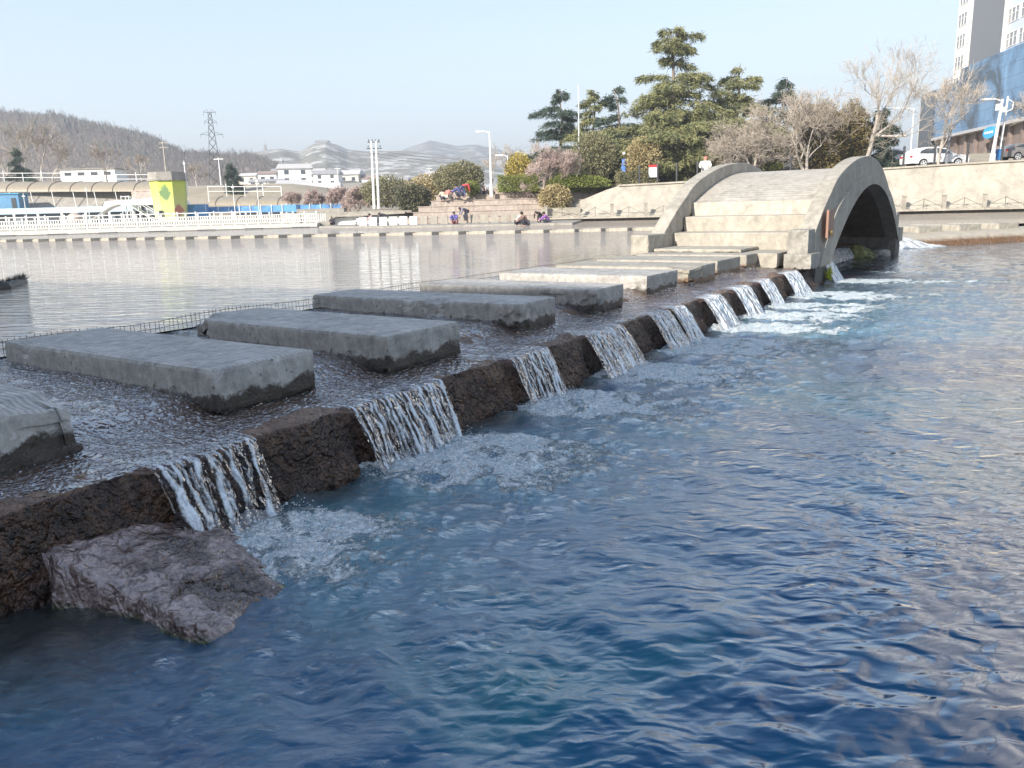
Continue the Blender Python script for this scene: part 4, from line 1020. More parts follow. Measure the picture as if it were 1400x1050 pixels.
# ------------------------------------------------------------------ tower and podium on the right
FA=Vector((67.7,130.0)); FD=Vector((-.16,-1.0)).normalized(); FN=Vector((-FD.y,FD.x))   # along the facade towards us; FN points away from the road
if FN.x<0: FN=-FN
FANG=math.atan2(FD.y,FD.x)
def tower():
    # local frame: x along facade towards the viewer, y outward from facade (towards the road)
    t=thing('tower_block','tall pale residential tower with rows of gray windows at the right edge','building',(FA.x,FA.y,6.5),FANG)
    # outward normal = local -y or +y ? choose sign so that it faces the camera
    nrm=Vector((-math.sin(FANG),math.cos(FANG))); sg=1 if nrm.x<0 else -1
    f=1.05
    wp=paint('tower_white',(.80,.77,.74),.6,var=.05); wb=paint('tower_blue',(.50,.55,.64),.6,var=.05); wd=paint('tower_slate',(.17,.18,.20),.6,var=.05); gl=paint('tower_window',(.20,.21,.22),.12,var=.35,scale=1.2,spec=.8)
    H=106; z0=10.5
    def bx(name,x0,x1,dep,mat,h=H):
        mb=MB(); mb.box(((x0+x1)/2,sg*(-9+dep/2)*1.0,z0+h/2),(x1-x0,18+dep,h)); obj(name,mb,mat,t)
    bx('wing',.8*f,6.1*f,-1.2,wp); bx('stair_core',6.15*f,17.9*f,-1.22,wd); bx('wing',17.95*f,26*f,-1.2,wb); bx('wing',26.05*f,70,-.2,wp)
    mb=MB(); mb.box((18.6,sg*-1.1,z0+H/2),(.3,.8,H)); obj('pilaster',mb,wp,t)
    up=MB()
    def win(x,z,w_,h_,dep):
        y=sg*(dep*1.0)
        if z<z0+27:
            mb=MB(); mb.box((x,y-sg*.02,z),(w_,.10,h_)); o=obj('window',mb,gl,t)
            mb=MB(); 
            for q in (-.5,-.17,.17,.5): mb.box((x+q*w_,y+sg*.06,z),(.07,.06,h_))
            for q in (-.5,.5,.1): mb.box((x,y+sg*.062,z+q*h_),(w_,.05,.07))
            obj('frame',mb,wp,o)
        else: up.box((x,y-sg*.02,z),(w_,.10,h_))
    for k in range(34):
        z=z0+1.6+k*3.0
        win(2.9,z,3.2,1.7,-1.2); win(5.5,z,.7,1.5,-1.2)
        win(20.3,z,3.2,1.7,-1.2); win(24.0,z,3.0,1.7,-1.2)
        for x in (29.5,35.5,41.5,47.5,53.5,60): win(x,z,3.6,1.8,-.2)
    o=obj('upper_windows',up,gl,t,kind='stuff')
    # podium
    p=thing('shopping_podium','blue glass clad podium with a brown timber look ground floor','building',(FA.x,FA.y,5.2),FANG)
    gb=newmat('blue_glass_cladding'); m,nt,b=gb; v=coords(nt,'Object')
    n=noise(nt,v,.12,4,.6,1.5); c=ramp(nt,n,[(.38,(.035,.055,.08)),(.5,(.10,.20,.34)),(.7,(.17,.31,.48))]); 
    br=N(nt,'ShaderNodeTexBrick',Scale=1.0); br.offset=0; br.inputs['Brick Width'].default_value=1.6; br.inputs['Row Height'].default_value=1.5; br.inputs['Mortar Size'].default_value=.03
    nt.links.new(coords(nt,'Object',(1,1,1),(R(90),0,0)),br.inputs['Vector']); br.inputs['Color1'].default_value=(1,1,1,1); br.inputs['Color2'].default_value=(.82,.88,.92,1); br.inputs['Mortar'].default_value=(.3,.35,.4,1)
    nt.links.new(mixc(nt,.8,c,br.outputs['Color'],'MULTIPLY'),b.inputs['Base Color']); b.inputs['Roughness'].default_value=.15; b.inputs['Specular IOR Level'].default_value=.7
    brn=simple('timber_cladding',(.22,.17,.15),.6,var=.3,scale=.8)
    def pb(name,x0,x1,y0,y1,z0_,z1_,mat):
        mb=MB(); mb.box(((x0+x1)/2,sg*(y0+y1)/2,(z0_+z1_)/2),(x1-x0,abs(y1-y0),z1_-z0_)); return obj(name,mb,mat,p)
    pb('glass_wall',0,70,-22,2.6,5.4,12.4,m); pb('upper_glass',14,70,-22,2.4,12.4,13.9,m)
    pb('ground_floor',2,70,-22,1.6,-1,5.38,brn); pb('fascia',6,70,1.62,2.9,5.0,5.38,paint('fascia_gray',(.42,.41,.42),.5)); pb('dark_corner',-.4,5.5,-21,2.7,-1,12.3,M['dark'])
    pb('pale_pillar',-4.6,-.45,-3,1.5,-1,8.5,paint('pale_pillar',(.55,.54,.48),.7))
    for k in range(18): pb('pier',6+k*3.4,6.6+k*3.4,1.62,2.0,-1,4.98,brn)
    for x in (9.5,16.3,23,36,43): pb('shop_door',x,x+1.5,1.61,1.72,-1,2.6,M['dark'])
    mb=MB()
    q=24; vs=[(27.5+1.9*math.cos(6.283*k/q),sg*2.95,4.4+.72*math.sin(6.283*k/q)) for k in range(q)]+[(27.5+1.9*math.cos(6.283*k/q),sg*3.2,4.4+.72*math.sin(6.283*k/q)) for k in range(q)]
    mb.add(vs,[tuple(range(q)),tuple(range(2*q-1,q-1,-1))]+[(k,k+q,(k+1)%q+q,(k+1)%q) for k in range(q)])
    obj('oval_sign',mb,paint('sky_blue_sign',(.05,.38,.72),.4),p,label='oval blue shop sign')
    mb=MB(); 
    for k in range(4): mb.box((26.5+k*.65,sg*3.23,4.4),(.35,.05,.28))
    for ch in list(p.children):
        if ch.name.startswith('oval_sign'): obj('lettering',mb,M['white'],ch)
tower()

# ------------------------------------------------------------------ cars
def wheel(t,x,y,r,mats):
    tire=MB(); n=20
    for yy0,yy1,rr in ((y-.11,y+.11,r),): 
        vs=[(x+rr*math.cos(6.283*k/n),yy0,r+rr*math.sin(6.283*k/n)) for k in range(n)]+[(x+rr*math.cos(6.283*k/n),yy1,r+rr*math.sin(6.283*k/n)) for k in range(n)]
        tire.add(vs,[tuple(range(n)),tuple(range(2*n-1,n-1,-1))]+[(k,k+n,(k+1)%n+n,(k+1)%n) for k in range(n)])
    w_=obj('wheel',tire,M['black'],t)
    s=1 if y>0 else -1; rim=MB()
    for k in range(5):
        a=6.283*k/5; c=Vector((x+.12*math.cos(a),y+s*.115,r+.12*math.sin(a))); rim.tube([Vector((x,y+s*.115,r)),Vector((x+r*.66*math.cos(a),y+s*.12,r+r*.66*math.sin(a)))],.035,4)
    rim.tube([(x+r*.68*math.cos(6.283*k/16),y+s*.115,r+r*.68*math.sin(6.283*k/16)) for k in range(17)],.02,4,False)
    obj('rim',rim,M['wmetal'],w_)
def car(label,body,loc,rz,L=4.6,H=1.68,suv=True):
    t=thing('car',label,'car',loc,rz)
    w=.92; hw=[(-.5,.42),(-.5,.75),(-.47,1.02),(-.30,1.05),(-.26,1.07)] 
    # side outline, front at -x ... +x
    low=[(-2.28,.38),(-2.32,.70),(-2.2,.92),(-1.15,1.06),(-.55,1.10),(1.6,1.12),(2.18,1.05),(2.3,.8),(2.25,.40)]
    top=[(-1.15,1.06),(-.45,H-.16),(.15,H),(1.2,H-.04),(1.85,H-.28),(2.18,1.05)]
    s=L/4.6
    def loft(pr,ws,mat,name,par=None):
        mb=MB(); n=len(pr); rings=[]
        for (yy,sc) in ws: rings+=[(x*s,yy,z if z<1.13 else 1.1+(z-1.1)*sc) for x,z in pr]
        mb.add(rings,[tuple(range(n)),tuple(range(len(rings)-1,len(rings)-n-1,-1))]+[(r*n+k,(r+1)*n+k,(r+1)*n+(k+1)%n,r*n+(k+1)%n) for r in range(len(ws)-1) for k in range(n)])
        return obj(name,mb,mat,par or t)
    arch=[]
    for cx in (-1.42,1.38):
        arch.append([(cx+.40*math.cos(a),.34+.40*math.sin(a)) for a in np.linspace(math.pi,0,9)])
    lo=[(-2.28,.32)]+[p for p in arch[0]]+[p for p in arch[1]]+[(2.25,.34)]
    side=[(-2.28,.36)]+[(x,max(z,.30)) for x,z in arch[0]]+[(x,max(z,.30)) for x,z in arch[1]]+[(2.25,.36),(2.3,.8),(2.18,1.05),(1.6,1.12),(-.55,1.10),(-1.15,1.06),(-2.2,.92),(-2.32,.70)]
    b=loft(side,[(-w+.03,1),(-w,1),(w,1),(w-.03,1)][1:3],body,'body')
    cab=MB(); n=len(top)
    lowc=[(x*s,yy*w,z) for yy in (-1,1) for x,z in [(-1.15,1.05),(2.18,1.04)]]
    vs=[(x*s,-w*(.98 if z<1.1 else .78),z) for x,z in top]+[(x*s,w*(.98 if z<1.1 else .78),z) for x,z in top]
    cab.add(vs,[tuple(range(n)),tuple(range(2*n-1,n-1,-1))]+[(k,k+n,k+1+n,k+1) for k in range(n-1)]); obj('cabin',cab,body,t)
    for sy in (-1,1):
        for xs in ([(-.92,1.12),(-.42,H-.24),(.30,H-.13),(.30,1.12)],[(.38,1.12),(.38,H-.13),(1.15,H-.15),(1.62,H-.33),(1.72,1.14)]):
            mb=MB(); pts=[]
            for x,z in xs: f=(z-1.08)/(H-1.08); pts.append((x*s,sy*(w*(.98-.20*f)+.012),z))
            mb.add(pts,[tuple(range(len(pts)))]); obj('side_window',mb,M['dark'],t)
        mb=MB(); mb.box((-2.24*s,sy*.66,.78),(.12,.36,.14)); obj('headlight',mb,M['wmetal'],t)
        mb=MB(); mb.box((2.24*s,sy*.70,.90),(.12,.30,.16)); obj('taillight',mb,paint('tail_red',(.4,.02,.02),.3),t)
        mb=MB(); mb.ball((-.72*s,sy*(w+.10),1.12),(.1,.1,.07)); obj('mirror',mb,body,t)
        mb=MB(); mb.box((0,sy*(w+.004),.36),(2.0*s,.02,.12)); obj('sill_trim',mb,M['black'],t)
    mb=MB(); mb.add([(-1.08*s,-w*.86,1.13),(-1.08*s,w*.86,1.13),(-.50*s,w*.76,H-.19),(-.50*s,-w*.76,H-.19)],[(0,1,2,3)])
    for v in range(len(mb.v)): x,y,z=mb.v[v]; mb.v[v]=(x-.03,y,z+.02)
    obj('windscreen',mb,M['dark'],t)
    for x in (-1.42*s,1.38*s):
        for y in (-.82,.82): wheel(t,x,y,.34,None)
    return t
wp=simple('car_white',(.78,.78,.78),.25,var=.02,spec=.6)
def onland(px,Y): p=at(px,250,Y); return (p.x,Y,land(p.x,Y))
l=at(1276,229.5,69); car('white crossover car parked side on between two iron bollards',wp,(l.x,l.y,l.z),math.pi+R(6),L=5.0)
l=at(1402,220,72); car('silver gray car with only its tail in view at the right edge',simple('car_gray',(.20,.19,.19),.3,var=.05,spec=.6),(l.x,l.y,l.z),math.pi+R(4),H=1.5)
l=at(1208,229,80); car('white car partly hidden behind the bridge crest and small conifer',wp,(l.x,l.y,l.z),R(-30),L=5)

# ------------------------------------------------------------------ bollards, signs, lamps, poles
def bollards():
    base=None
    for k,(px,l) in enumerate([(1233,'black iron bollard at the tail of the white car'),(1275,'black iron bollard in front of the middle of the white car'),(1319,'black iron bollard just past the nose of the white car'),(1366,'black iron bollard beside the twin white lamp posts'),(1080,'black iron bollard behind the bridge deck'),
        (953,'black iron bollard nearest the person in white'),(925,'black iron bollard second to the left of the person in white'),(899,'black iron bollard at the right foot of the red topped notice'),(874,'thin iron bollard to the left of the red topped notice')]):
        X=(px-700)/F; Y=70
        for _ in range(20): p=at(px,250,Y); Y=wally(p.x)+2.75
        z=land(p.x,Y)
        if base is None:
            base=thing('bollard',l,'bollard',(p.x,Y,z),0,'iron bollards along the top of the wall'); mb=MB(); mb.tube([(0,0,-.3),(0,0,1.5)],.085,8); obj('post',mb,M['black'],base); mb=MB(); mb.tube([(0,0,1.5),(0,0,1.56),(0,0,1.66),(0,0,1.72)],[.11,.11,.09,.02],8); obj('cap',mb,M['black'],base)
        else: dup(base,(p.x,Y,z),0,l)
bollards()
def lamp_post(label,loc,H,arm,mat,n=1,rz=0,base_r=.11,lean=0):
    t=thing('street_lamp',label,'street lamp',loc,rz)
    mb=MB(); mb.tube([(0,0,-.2),(0,0,.9),(0,0,.95),(lean,0,H)],[base_r*1.5,base_r*1.4,base_r,base_r*.6],8); obj('post',mb,mat,t)
    mb=MB(); mb.tube([(lean,0,H-.15),(lean-arm*.5,0,H+.02),(lean-arm,0,H+.05)],.045,6); obj('arm',mb,mat,t)
    mb=MB(); mb.box((lean-arm-.25,0,H+.03),(.75,.26,.12)); obj('lamp_head',mb,mat,t); return t
def zb(px,py,Y): p=at(px,py,Y); return (p.x,p.y,p.z)
lamp_post('tall white lamp post at the top of the stone terraces',zb(672,266,73.5),5.4,.6,M['white'])
lamp_post('short white lamp post with a box in front of the yellow bush',zb(695,257,76),2.9,.5,M['wmetal'],base_r=.06)
t=thing('flagpole','thin gray pole rising in front of the dark cedars','pole',zb(792,262,76)); mb=MB(); mb.tube([(0,0,-.3),(0,0,9.2)],[.06,.035],6); obj('pole',mb,M['wmetal'],t); mb=MB(); mb.ball((0,0,9.22),.07); obj('finial',mb,M['wmetal'],t)
# twin white posts at the right
t=lamp_post('white lamp post with cameras, left of a leaning pair, before the glass podium',zb(1356,226,67),5.1,1.1,M['white'],base_r=.15,lean=.35)
mb=MB(); mb.box((.05,0,4.5),(.3,.25,.5)); mb.box((.5,0,4.3),(.25,.22,.4)); obj('camera_box',mb,M['white'],t)
t=thing('camera_post','white post with a curved bracket and blue foot, right of a leaning pair','post',zb(1364,224,68)); mb=MB(); mb.tube([(0,0,-.2),(.3,0,5.3)],[.1,.07],8); obj('post',mb,M['white'],t)
mb=MB(); mb.tube([(.3,0,4.1),(.75,0,4.3),(.8,0,4.8),(.3,0,5.1)],.04,5); obj('bracket',mb,M['white'],t); mb=MB(); mb.box((0,0,.75),(.34,.34,.85)); obj('blue_box',mb,M['blue'],t)
lamp_post('thin pale lamp post far behind the white car',zb(1243,232,84),6.0,1.6,M['wmetal'],base_r=.07)
t=thing('dark_column','dark gray steel column just right of the slim street tree','column',zb(1293,231,67.5)); mb=MB(); mb.tube([(0,0,-.2),(.1,0,3.5)],.12,8); obj('shaft',mb,paint('steel_gray',(.22,.22,.24),.5),t); mb=MB(); mb.box((0,0,-.05),(.4,.4,.1)); obj('base_plate',mb,M['black'],t)
# red topped notice
t=thing('notice_board','white notice with a red band on two thin legs','sign',zb(893,256,71.8))
mb=MB(); mb.box((0,0,1.35),(.80,.05,1.0)); obj('panel',mb,M['white'],t); mb=MB(); mb.box((0,-.03,1.80),(.82,.06,.20)); obj('red_band',mb,paint('notice_red',(.55,.04,.05),.5),t)
for x in (-.38,.38): mb=MB(); mb.box((x,.03,.5),(.05,.05,1.4)); obj('leg',mb,M['black'],t)
t=thing('banner_post','blue and white banner hanging on a slim post before the dark cedar','banner',zb(853,252,74))
mb=MB(); mb.tube([(0,0,-.2),(0,0,2.6)],.035,6); obj('post',mb,M['black'],t)
mb=MB(); P=[]
for i in range(12):
    for j in range(4): P.append((-.22+.13*j+.05*math.sin(i*.9),-.06+.03*math.sin(i+j),.75+i*.13))
mb.grid(P,12,4); obj('banner',mb,simple('blue_banner',(.10,.20,.55),.7,var=.9,scale=4),t); mb=MB(); mb.ball((.0,0,2.68),.14); obj('lamp_ball',mb,M['white'],t)

# utility poles and pylons
def twin_poles():
    t=thing('utility_poles','pair of white concrete utility poles joined by crossarms at the top','utility pole',zb(519,284,88))
    H=6.9
    for dx in (-.25,.25): mb=MB(); mb.tube([(dx-.35,0,-1),(dx-.2,0,H)],[.15,.11],8); obj('pole',mb,M['white'],t)
    mb=MB()
    for z,w_ in ((H-.1,1.3),(H-.75,1.6),(H-1.3,1.0)): mb.box((-.2,0,z),(w_,.12,.09))
    obj('crossarm',mb,M['black'],t); mb=MB()
    for z,w_ in ((H+.08,1.2),(H-.55,1.4)):
        for q in (-.45,-.15,.15,.45): mb.ball((-.2+q*w_,0,z),(.06,.06,.1))
    obj('insulator',mb,M['black'],t)
    w_=thing('overhead_wires','thin power wires running right from the twin poles','wires',(0,0,0)); mb=MB()
    a=Vector(zb(515,206,88)); 
    for k in range(3):
        b=Vector(at(735,196+k*4,140)); mb.tube([a.lerp(b,s)+Vector((0,0,-k*.3-1.6*math.sin(math.pi*s))) for s in np.linspace(0,1,12)],.018,3,False)
    obj('wire',mb,paint('wire_gray',(.3,.3,.32),.6),w_)
twin_poles()
def pylon(label,loc,H,w0,r):
    t=thing('pylon',label,'pylon',loc,R(20)); mb=MB(); lv=[0,.18,.34,.48,.6,.7,.79,.87,.94,1]
    def wd(f): return w0*(1-f)**1.15*.5+.32
    for sx in (-1,1):
        for sy in (-1,1): mb.tube([(sx*wd(f),sy*wd(f),f*H) for f in lv],r,4)
    lat=MB()
    for f0,f1 in zip(lv[:-1],lv[1:]):
        a,b=wd(f0),wd(f1)
        for s in (-1,1):
            for (p,q) in (((-a,s*a,f0*H),(b,s*b,f1*H)),((a,s*a,f0*H),(-b,s*b,f1*H)),((s*a,-a,f0*H),(s*b,b,f1*H)),((s*a,a,f0*H),(s*b,-b,f1*H))): lat.tube([p,q],r*.6,3,False)
    obj('mast',mb,M['black'],t); obj('lattice',lat,M['black'],t); arm=MB()
    for f,l in ((.70,w0*.92),(.86,w0*.52),(.985,w0*.50)):
        z=f*H
        for s in (-1,1):
            arm.tube([(s*wd(f),0,z),(s*l,0,z+.1)],r*.8,4); arm.tube([(s*wd(f),0,z+.7),(s*l,0,z+.15)],r*.6,3); arm.tube([(s*l,0,z),(s*l,0,z-.6)],r*.5,3)
    obj('crossarm',arm,M['black'],t); return t
pylon('tall steel lattice pylon in front of the wooded hill',zb(297,258,190),17.0,2.6,.07)
def pole(label,loc,H,r,mat,cross=0,name='utility_pole'):
    t=thing(name,label,'utility pole' if name=='utility_pole' else 'post',loc); mb=MB(); mb.tube([(0,0,-.5),(0,0,H)],[r,r*.6],6); obj('pole',mb,mat,t)
    mb=MB()
    for k in range(max(1,cross)): mb.box((0,0,H-.3-.8*k),(1.6 if cross else .25,.12,.12))
    obj('crossarm' if cross else 'cap',mb,mat,t); return t
pole('concrete pole with crossarms rising behind the yellow tower',zb(229,250,150),7.3,.2,M['warm'],2)
pole('white mast just right of the yellow tower',zb(256,262,88),3.2,.08,M['white'])
pole('white post left of the dark conifer by the second canopy',zb(302,250,140),4.2,.12,M['white'],1)
pole('thin white pole among the distant houses',zb(463,258,200),5.0,.1,M['white'],1)
pole('white pole standing in the haze left of the dark round tree',zb(574,258,200),3.6,.1,M['white'])
pole('left one of two thin white poles before the mountain',zb(574+14,262,210),6.0,.1,M['white'],1)
pole('right one of two thin white poles before the mountain',zb(579+14.5,262,212),5.2,.1,M['white'],1)
for k,(px,l) in enumerate([(38,'thin white mast at the left end of the pale blue awning'),(124,'thin white mast left of the water slide'),(322,'white mast before the second canopy'),(345+10,'shorter white mast to the right before the second canopy')]):
    pole(l,zb(px,306 if k<2 else 294,82),3.0+.6*(k%2),.05,M['white'],name='mast')

# ------------------------------------------------------------------ left shore: swimming place
def left_shore():
    A=Vector((-75,66)); B=Vector((-17.8,76)); D=(B-A).normalized(); Nn=Vector((-D.y,D.x)); L=(B-A).length; ang=math.atan2(D.y,D.x)
    dock=thing('dock','long pale floating dock along the left shore','dock',(A.x,A.y,.6),ang)
    mb=MB(); mb.box((L/2,2.0,.22),(L,4.2,.34)); obj('deck',mb,paint('dock_pale',(.55,.55,.52),.7),dock)
    for k in range(14): mb=MB(); mb.box((2+k*4.2,.1,-.02),(1.6,.5,.2)); obj('float',mb,M['black'],dock)
    f=thing('white_fence','long white picket railing on the floating dock','fence',(A.x,A.y,.98),ang)
    n=0; x=.3; rails=MB(); pk=MB()
    for z in (.18,.5,.86): rails.box((L/2,.1,z),(L,.05,.07))
    obj('rail',rails,M['white'],f)
    while x<L:
        mb=MB(); mb.box((x,.1,.5),(.12,.12,1.08)); mb.box((x,.1,1.07),(.17,.17,.06)); obj('post',mb,M['white'],f)
        for q in range(4): pk.box((x+.2+q*.2,.1,.5),(.08,.03,.72))
        x+=1.05
    obj('pickets',pk,M['white'],f,kind='stuff')
    f2=thing('white_fence','second white railing on the bank behind the floating dock','fence',(A.x,A.y+6,1.3),ang)
    rails=MB(); 
    for z in (.2,.9): rails.box((L/2-4,.1,z),(L-6,.05,.08))
    obj('rail',rails,M['white'],f2); x=1; pk=MB()
    while x<L-8: mb=MB(); mb.box((x,.1,.5),(.1,.1,1.1)); obj('post',mb,M['white'],f2); x+=1.7
    # embankment wall
    w_=thing('embankment','pale low embankment wall behind the floating dock','wall',(A.x,A.y+5.2,.4),ang); mb=MB(); mb.box((L/2,.6,.45),(L+1,1.0,1.0)); mb.box((L/2,.6,.98),(L+1,1.15,.08)); obj('wall',mb,M['revet'],w_)
left_shore()
def boxrow(t,mat,items,name):
    for (c,d) in items: mb=MB(); mb.box(c,d); obj(name,mb,mat,t)
def left_buildings():
    ab=paint('awning_blue',(.45,.58,.70),.5); gy=paint('shade_gray',(.16,.19,.22),.6)
    # long pale blue pavilion
    p=at(0,303,90); t=thing('pavilion','long low pavilion with a pale blue fascia along the left bank','building',(p.x-6,90,1.2),R(3))
    mb=MB(); mb.box((9.6,1.5,1.75),(22,4.5,.62)); obj('fascia',mb,ab,t); mb=MB(); mb.box((9.6,1.6,.7),(21,3.6,1.45)); obj('wall',mb,gy,t)
    for k in range(9): mb=MB(); mb.box((.2+k*2.55,-.75,.72),(.22,.2,1.45)); obj('column',mb,M['white'],t)
    for k in range(8): mb=MB(); mb.box((1.5+k*2.55,-.24,.75),(1.7,.08,.8)); obj('window',mb,M['dark'],t)
    p=at(150,303,92); t=thing('pavilion','white roofed pool pavilion behind the slide','building',(p.x,92,1.2),R(3))
    mb=MB(); mb.prism([(-.3,2.1),(0,2.6),(7.3,2.9),(7.8,2.2),(7.8,2.1)],-.5,4); obj('roof',mb,M['white'],t); mb=MB(); mb.box((3.7,1.6,1.05),(7.2,3.4,2.1)); obj('wall',mb,gy,t)
    for k in range(5): mb=MB(); mb.box((.2+k*1.75,-.3,1.05),(.16,.16,2.1)); obj('column',mb,M['white'],t)
    # blue cabin
    p=at(10,287,97); t=thing('cabin','square blue cabin on the left edge behind the pavilion','building',(p.x,97,p.z),R(8))
    mb=MB(); mb.box((0,1.2,.85),(2.9,2.6,1.9)); obj('wall',mb,paint('cabin_blue',(.12,.28,.45),.5),t); mb=MB(); mb.box((0,1.2,1.86),(3.2,2.9,.12)); obj('roof',mb,paint('cabin_roof',(.10,.35,.5),.5),t); mb=MB(); mb.box((.9,-.12,.7),(.5,.06,1.3)); obj('door',mb,M['dark'],t)
    # gray slope under the canopy
    p=at(0,290,98); q=at(215,288,101)
    t=thing('retaining_wall','gray retaining wall in the shade below the long brown canopy','wall',(0,0,0)); mb=MB()
    mb.add([(p.x-14,97.5,1),(q.x+1.5,100.5,1),(q.x+1.5,103.5,5.1),(p.x-14,100.8,5.6),(q.x+1.5,108,5.1),(p.x-14,106,5.6)],[(0,1,2,3),(3,2,4,5)]); obj('wall',mb,M['gray'],t)
    mb=MB(); c=at(197,270,100.4); mb.box((c.x+.3,c.y+.3,c.z-.2),(3.6,.4,1.9),R(3)); mb.box((c.x+.3,c.y+.3,c.z+.78),(3.8,.5,.1),R(3)); obj('brick_panel',mb,paint('pinkish_brick',(.5,.41,.36),.8,var=.3,scale=3),t)
    # canopies
    tm=paint('tan_canopy',(.30,.255,.19),.5,var=.12)
    for (x0,x1,ya,yb_,Y,l) in ((-60,214,247,262,101,'long curved brown translucent canopy along the left hillside'),(285,402,268,281,103,'shorter curved brown canopy right of the yellow tower')):
        a=at(x0,(ya+yb_)/2,Y); b=at(x1,(ya+yb_)/2,Y); t=thing('canopy',l,'canopy',(a.x,Y,0)); Lc=b.x-a.x; zl=at((x0+x1)/2,yb_,Y).z; zh=at((x0+x1)/2,ya,Y).z
        P=[];n=40
        sl=(b.z-a.z)/Lc
        for i in range(n+1):
            for j in range(9):
                th_=j/8*math.pi*.5; P.append((Lc*i/n,3.4*(1-math.cos(th_)),zl+(zh-zl)*math.sin(th_)+sl*(i/n-.5)*Lc))
        mb=MB(); mb.grid(P,n+1,9); obj('cover',mb,tm,t,smooth=True); k=0; x=.8
        while x<Lc:
            dz=sl*(x-Lc/2); mb=MB(); mb.tube([(x,3.4*(1-math.cos(q))-.03,zl+(zh-zl)*math.sin(q)+.03+dz) for q in np.linspace(0,math.pi/2,7)],.045,4); obj('rib',mb,M['bark'],t)
            mb=MB(); mb.tube([(x+.3,.1,zl+dz),(x+.6,.1,zl-2.9+dz)],.045,4); obj('post',mb,M['white'],t); x+=2.6
        # railing above
    for (x0,x1,py,h,Y,l) in ((-20,84,247,1.1,106,'white rail fence above the long canopy, left of the white building'),(160,214,249,1.1,106,'white rail fence above the canopy between white building and tower'),(285,385,266,1.2,108,'white rail fence above the second canopy')):
        a=at(x0,py,Y); b=at(x1,py,Y); t=thing('rail_fence',l,'fence',(a.x,Y,a.z)); Lc=b.x-a.x; n=max(2,int(Lc/2.4)); dz=(b.z-a.z)/n
        for k in range(n+1): mb=MB(); mb.tube([(k*Lc/n,0,dz*k-1),(k*Lc/n,0,dz*k+h*(1.15 if k%2 else .9))],.06,5); obj('post',mb,M['white'],t)
        mb=MB()
        for z in (.35,.85): mb.tube([(0,0,z*h),(Lc,0,b.z-a.z+z*h)],.045,4)
        obj('rail',mb,M['white'],t)
    # white low building
    p=at(84,250,150); q=at(158,250,150); t=thing('white_building','low white flat roofed building with four small windows above the canopy','building',(p.x,150,p.z-1.5),R(1)); w_=q.x-p.x
    mb=MB(); mb.box((w_/2,2.5,1.9),(w_,5,3.8)); obj('wall',mb,M['white'],t); mb=MB(); mb.box((w_/2,2.5,3.85),(w_+.6,5.6,.14)); obj('roof',mb,M['gray'],t)
    for k in range(4): mb=MB(); mb.box((w_*(.14+.24*k),-.03,3.0),(1.2,.08,.55)); obj('window',mb,M['dark'],t)
    # yellow mural tower
    p=at(235,296,88); t=thing('mural_tower','octagonal yellow green painted tower with a gray cap on the left shore','tower',(p.x,88,1.3),R(12)); n=8
    def octa(z0,z1,r0,r1,mat,name):
        mb=MB(); vs=[(r0*math.cos(6.283*(k+.5)/n),r0*math.sin(6.283*(k+.5)/n),z0) for k in range(n)]+[(r1*math.cos(6.283*(k+.5)/n),r1*math.sin(6.283*(k+.5)/n),z1) for k in range(n)]
        mb.add(vs,[tuple(range(n-1,-1,-1)),tuple(range(n,2*n))]+[(k,(k+1)%n,(k+1)%n+n,k+n) for k in range(n)]); return obj(name,mb,mat,t)
    m,nt,b=newmat('tower_mural'); v=coords(nt,'Object'); s=N(nt,'ShaderNodeSeparateXYZ'); nt.links.new(v,s.inputs[0])
    n1=noise(nt,v,1.1,5,.7); n2=noise(nt,v,4,5,.8)
    c=ramp(nt,math_(nt,'ADD',math_(nt,'MULTIPLY',s.outputs['Z'],.17),math_(nt,'MULTIPLY',math_(nt,'SUBTRACT',n1,.5),.4)),[(.15,(.62,.62,.30)),(.5,(.58,.62,.16)),(.8,(.50,.60,.08))])
    d=math_(nt,'ADD',math_(nt,'MULTIPLY',math_(nt,'ABSOLUTE',math_(nt,'ADD',s.outputs['X'],.1)),.8),math_(nt,'MULTIPLY',math_(nt,'ABSOLUTE',math_(nt,'SUBTRACT',s.outputs['Z'],3.1)),.55))
    c=mixc(nt,ramp(nt,math_(nt,'ADD',d,n2),[(.95,.85),(1.2,0)]),c,(.12,.25,.12))
    d2=math_(nt,'ADD',math_(nt,'MULTIPLY',math_(nt,'ABSOLUTE',math_(nt,'SUBTRACT',s.outputs['X'],1.0)),.9),math_(nt,'MULTIPLY',math_(nt,'ABSOLUTE',math_(nt,'SUBTRACT',s.outputs['Z'],1.3)),.7))
    c=mixc(nt,ramp(nt,math_(nt,'ADD',d2,n2),[(.9,.9),(1.15,0)]),c,(.50,.14,.12))
    nt.links.new(c,b.inputs['Base Color']); b.inputs['Roughness'].default_value=.7
    octa(0,4.35,1.62,1.88,m,'wall'); octa(4.36,4.55,2.08,2.08,M['gray'],'ledge'); octa(4.551,5.25,2.02,1.92,M['gray'],'cap')
    mb=MB(); mb.box((-.75,-1.62,1.0),(.35,.1,.6)); obj('door',mb,M['dark'],t)
    # slide and globe
    p=at(115,300,86); t=thing('water_slide','white water slide dropping left from a scaffold tower','slide',(p.x,86,1.2))
    mb=MB(); P=[]; 
    for i in range(14):
        f_=i/13; x=4.4*f_; z=.35+1.75*ss(0,1,f_*1.05)
        for j in range(7): a_=math.pi*j/6; P.append((x,-.42*math.cos(a_),z-.3*math.sin(a_)+.15))
    mb.grid(P,14,7); obj('chute',mb,M['white'],t,smooth=True); mb=MB()
    for x in (4.4,5.2): 
        for y in (-.5,.5): mb.tube([(x,y,0),(x,y,3.0)],.05,5)
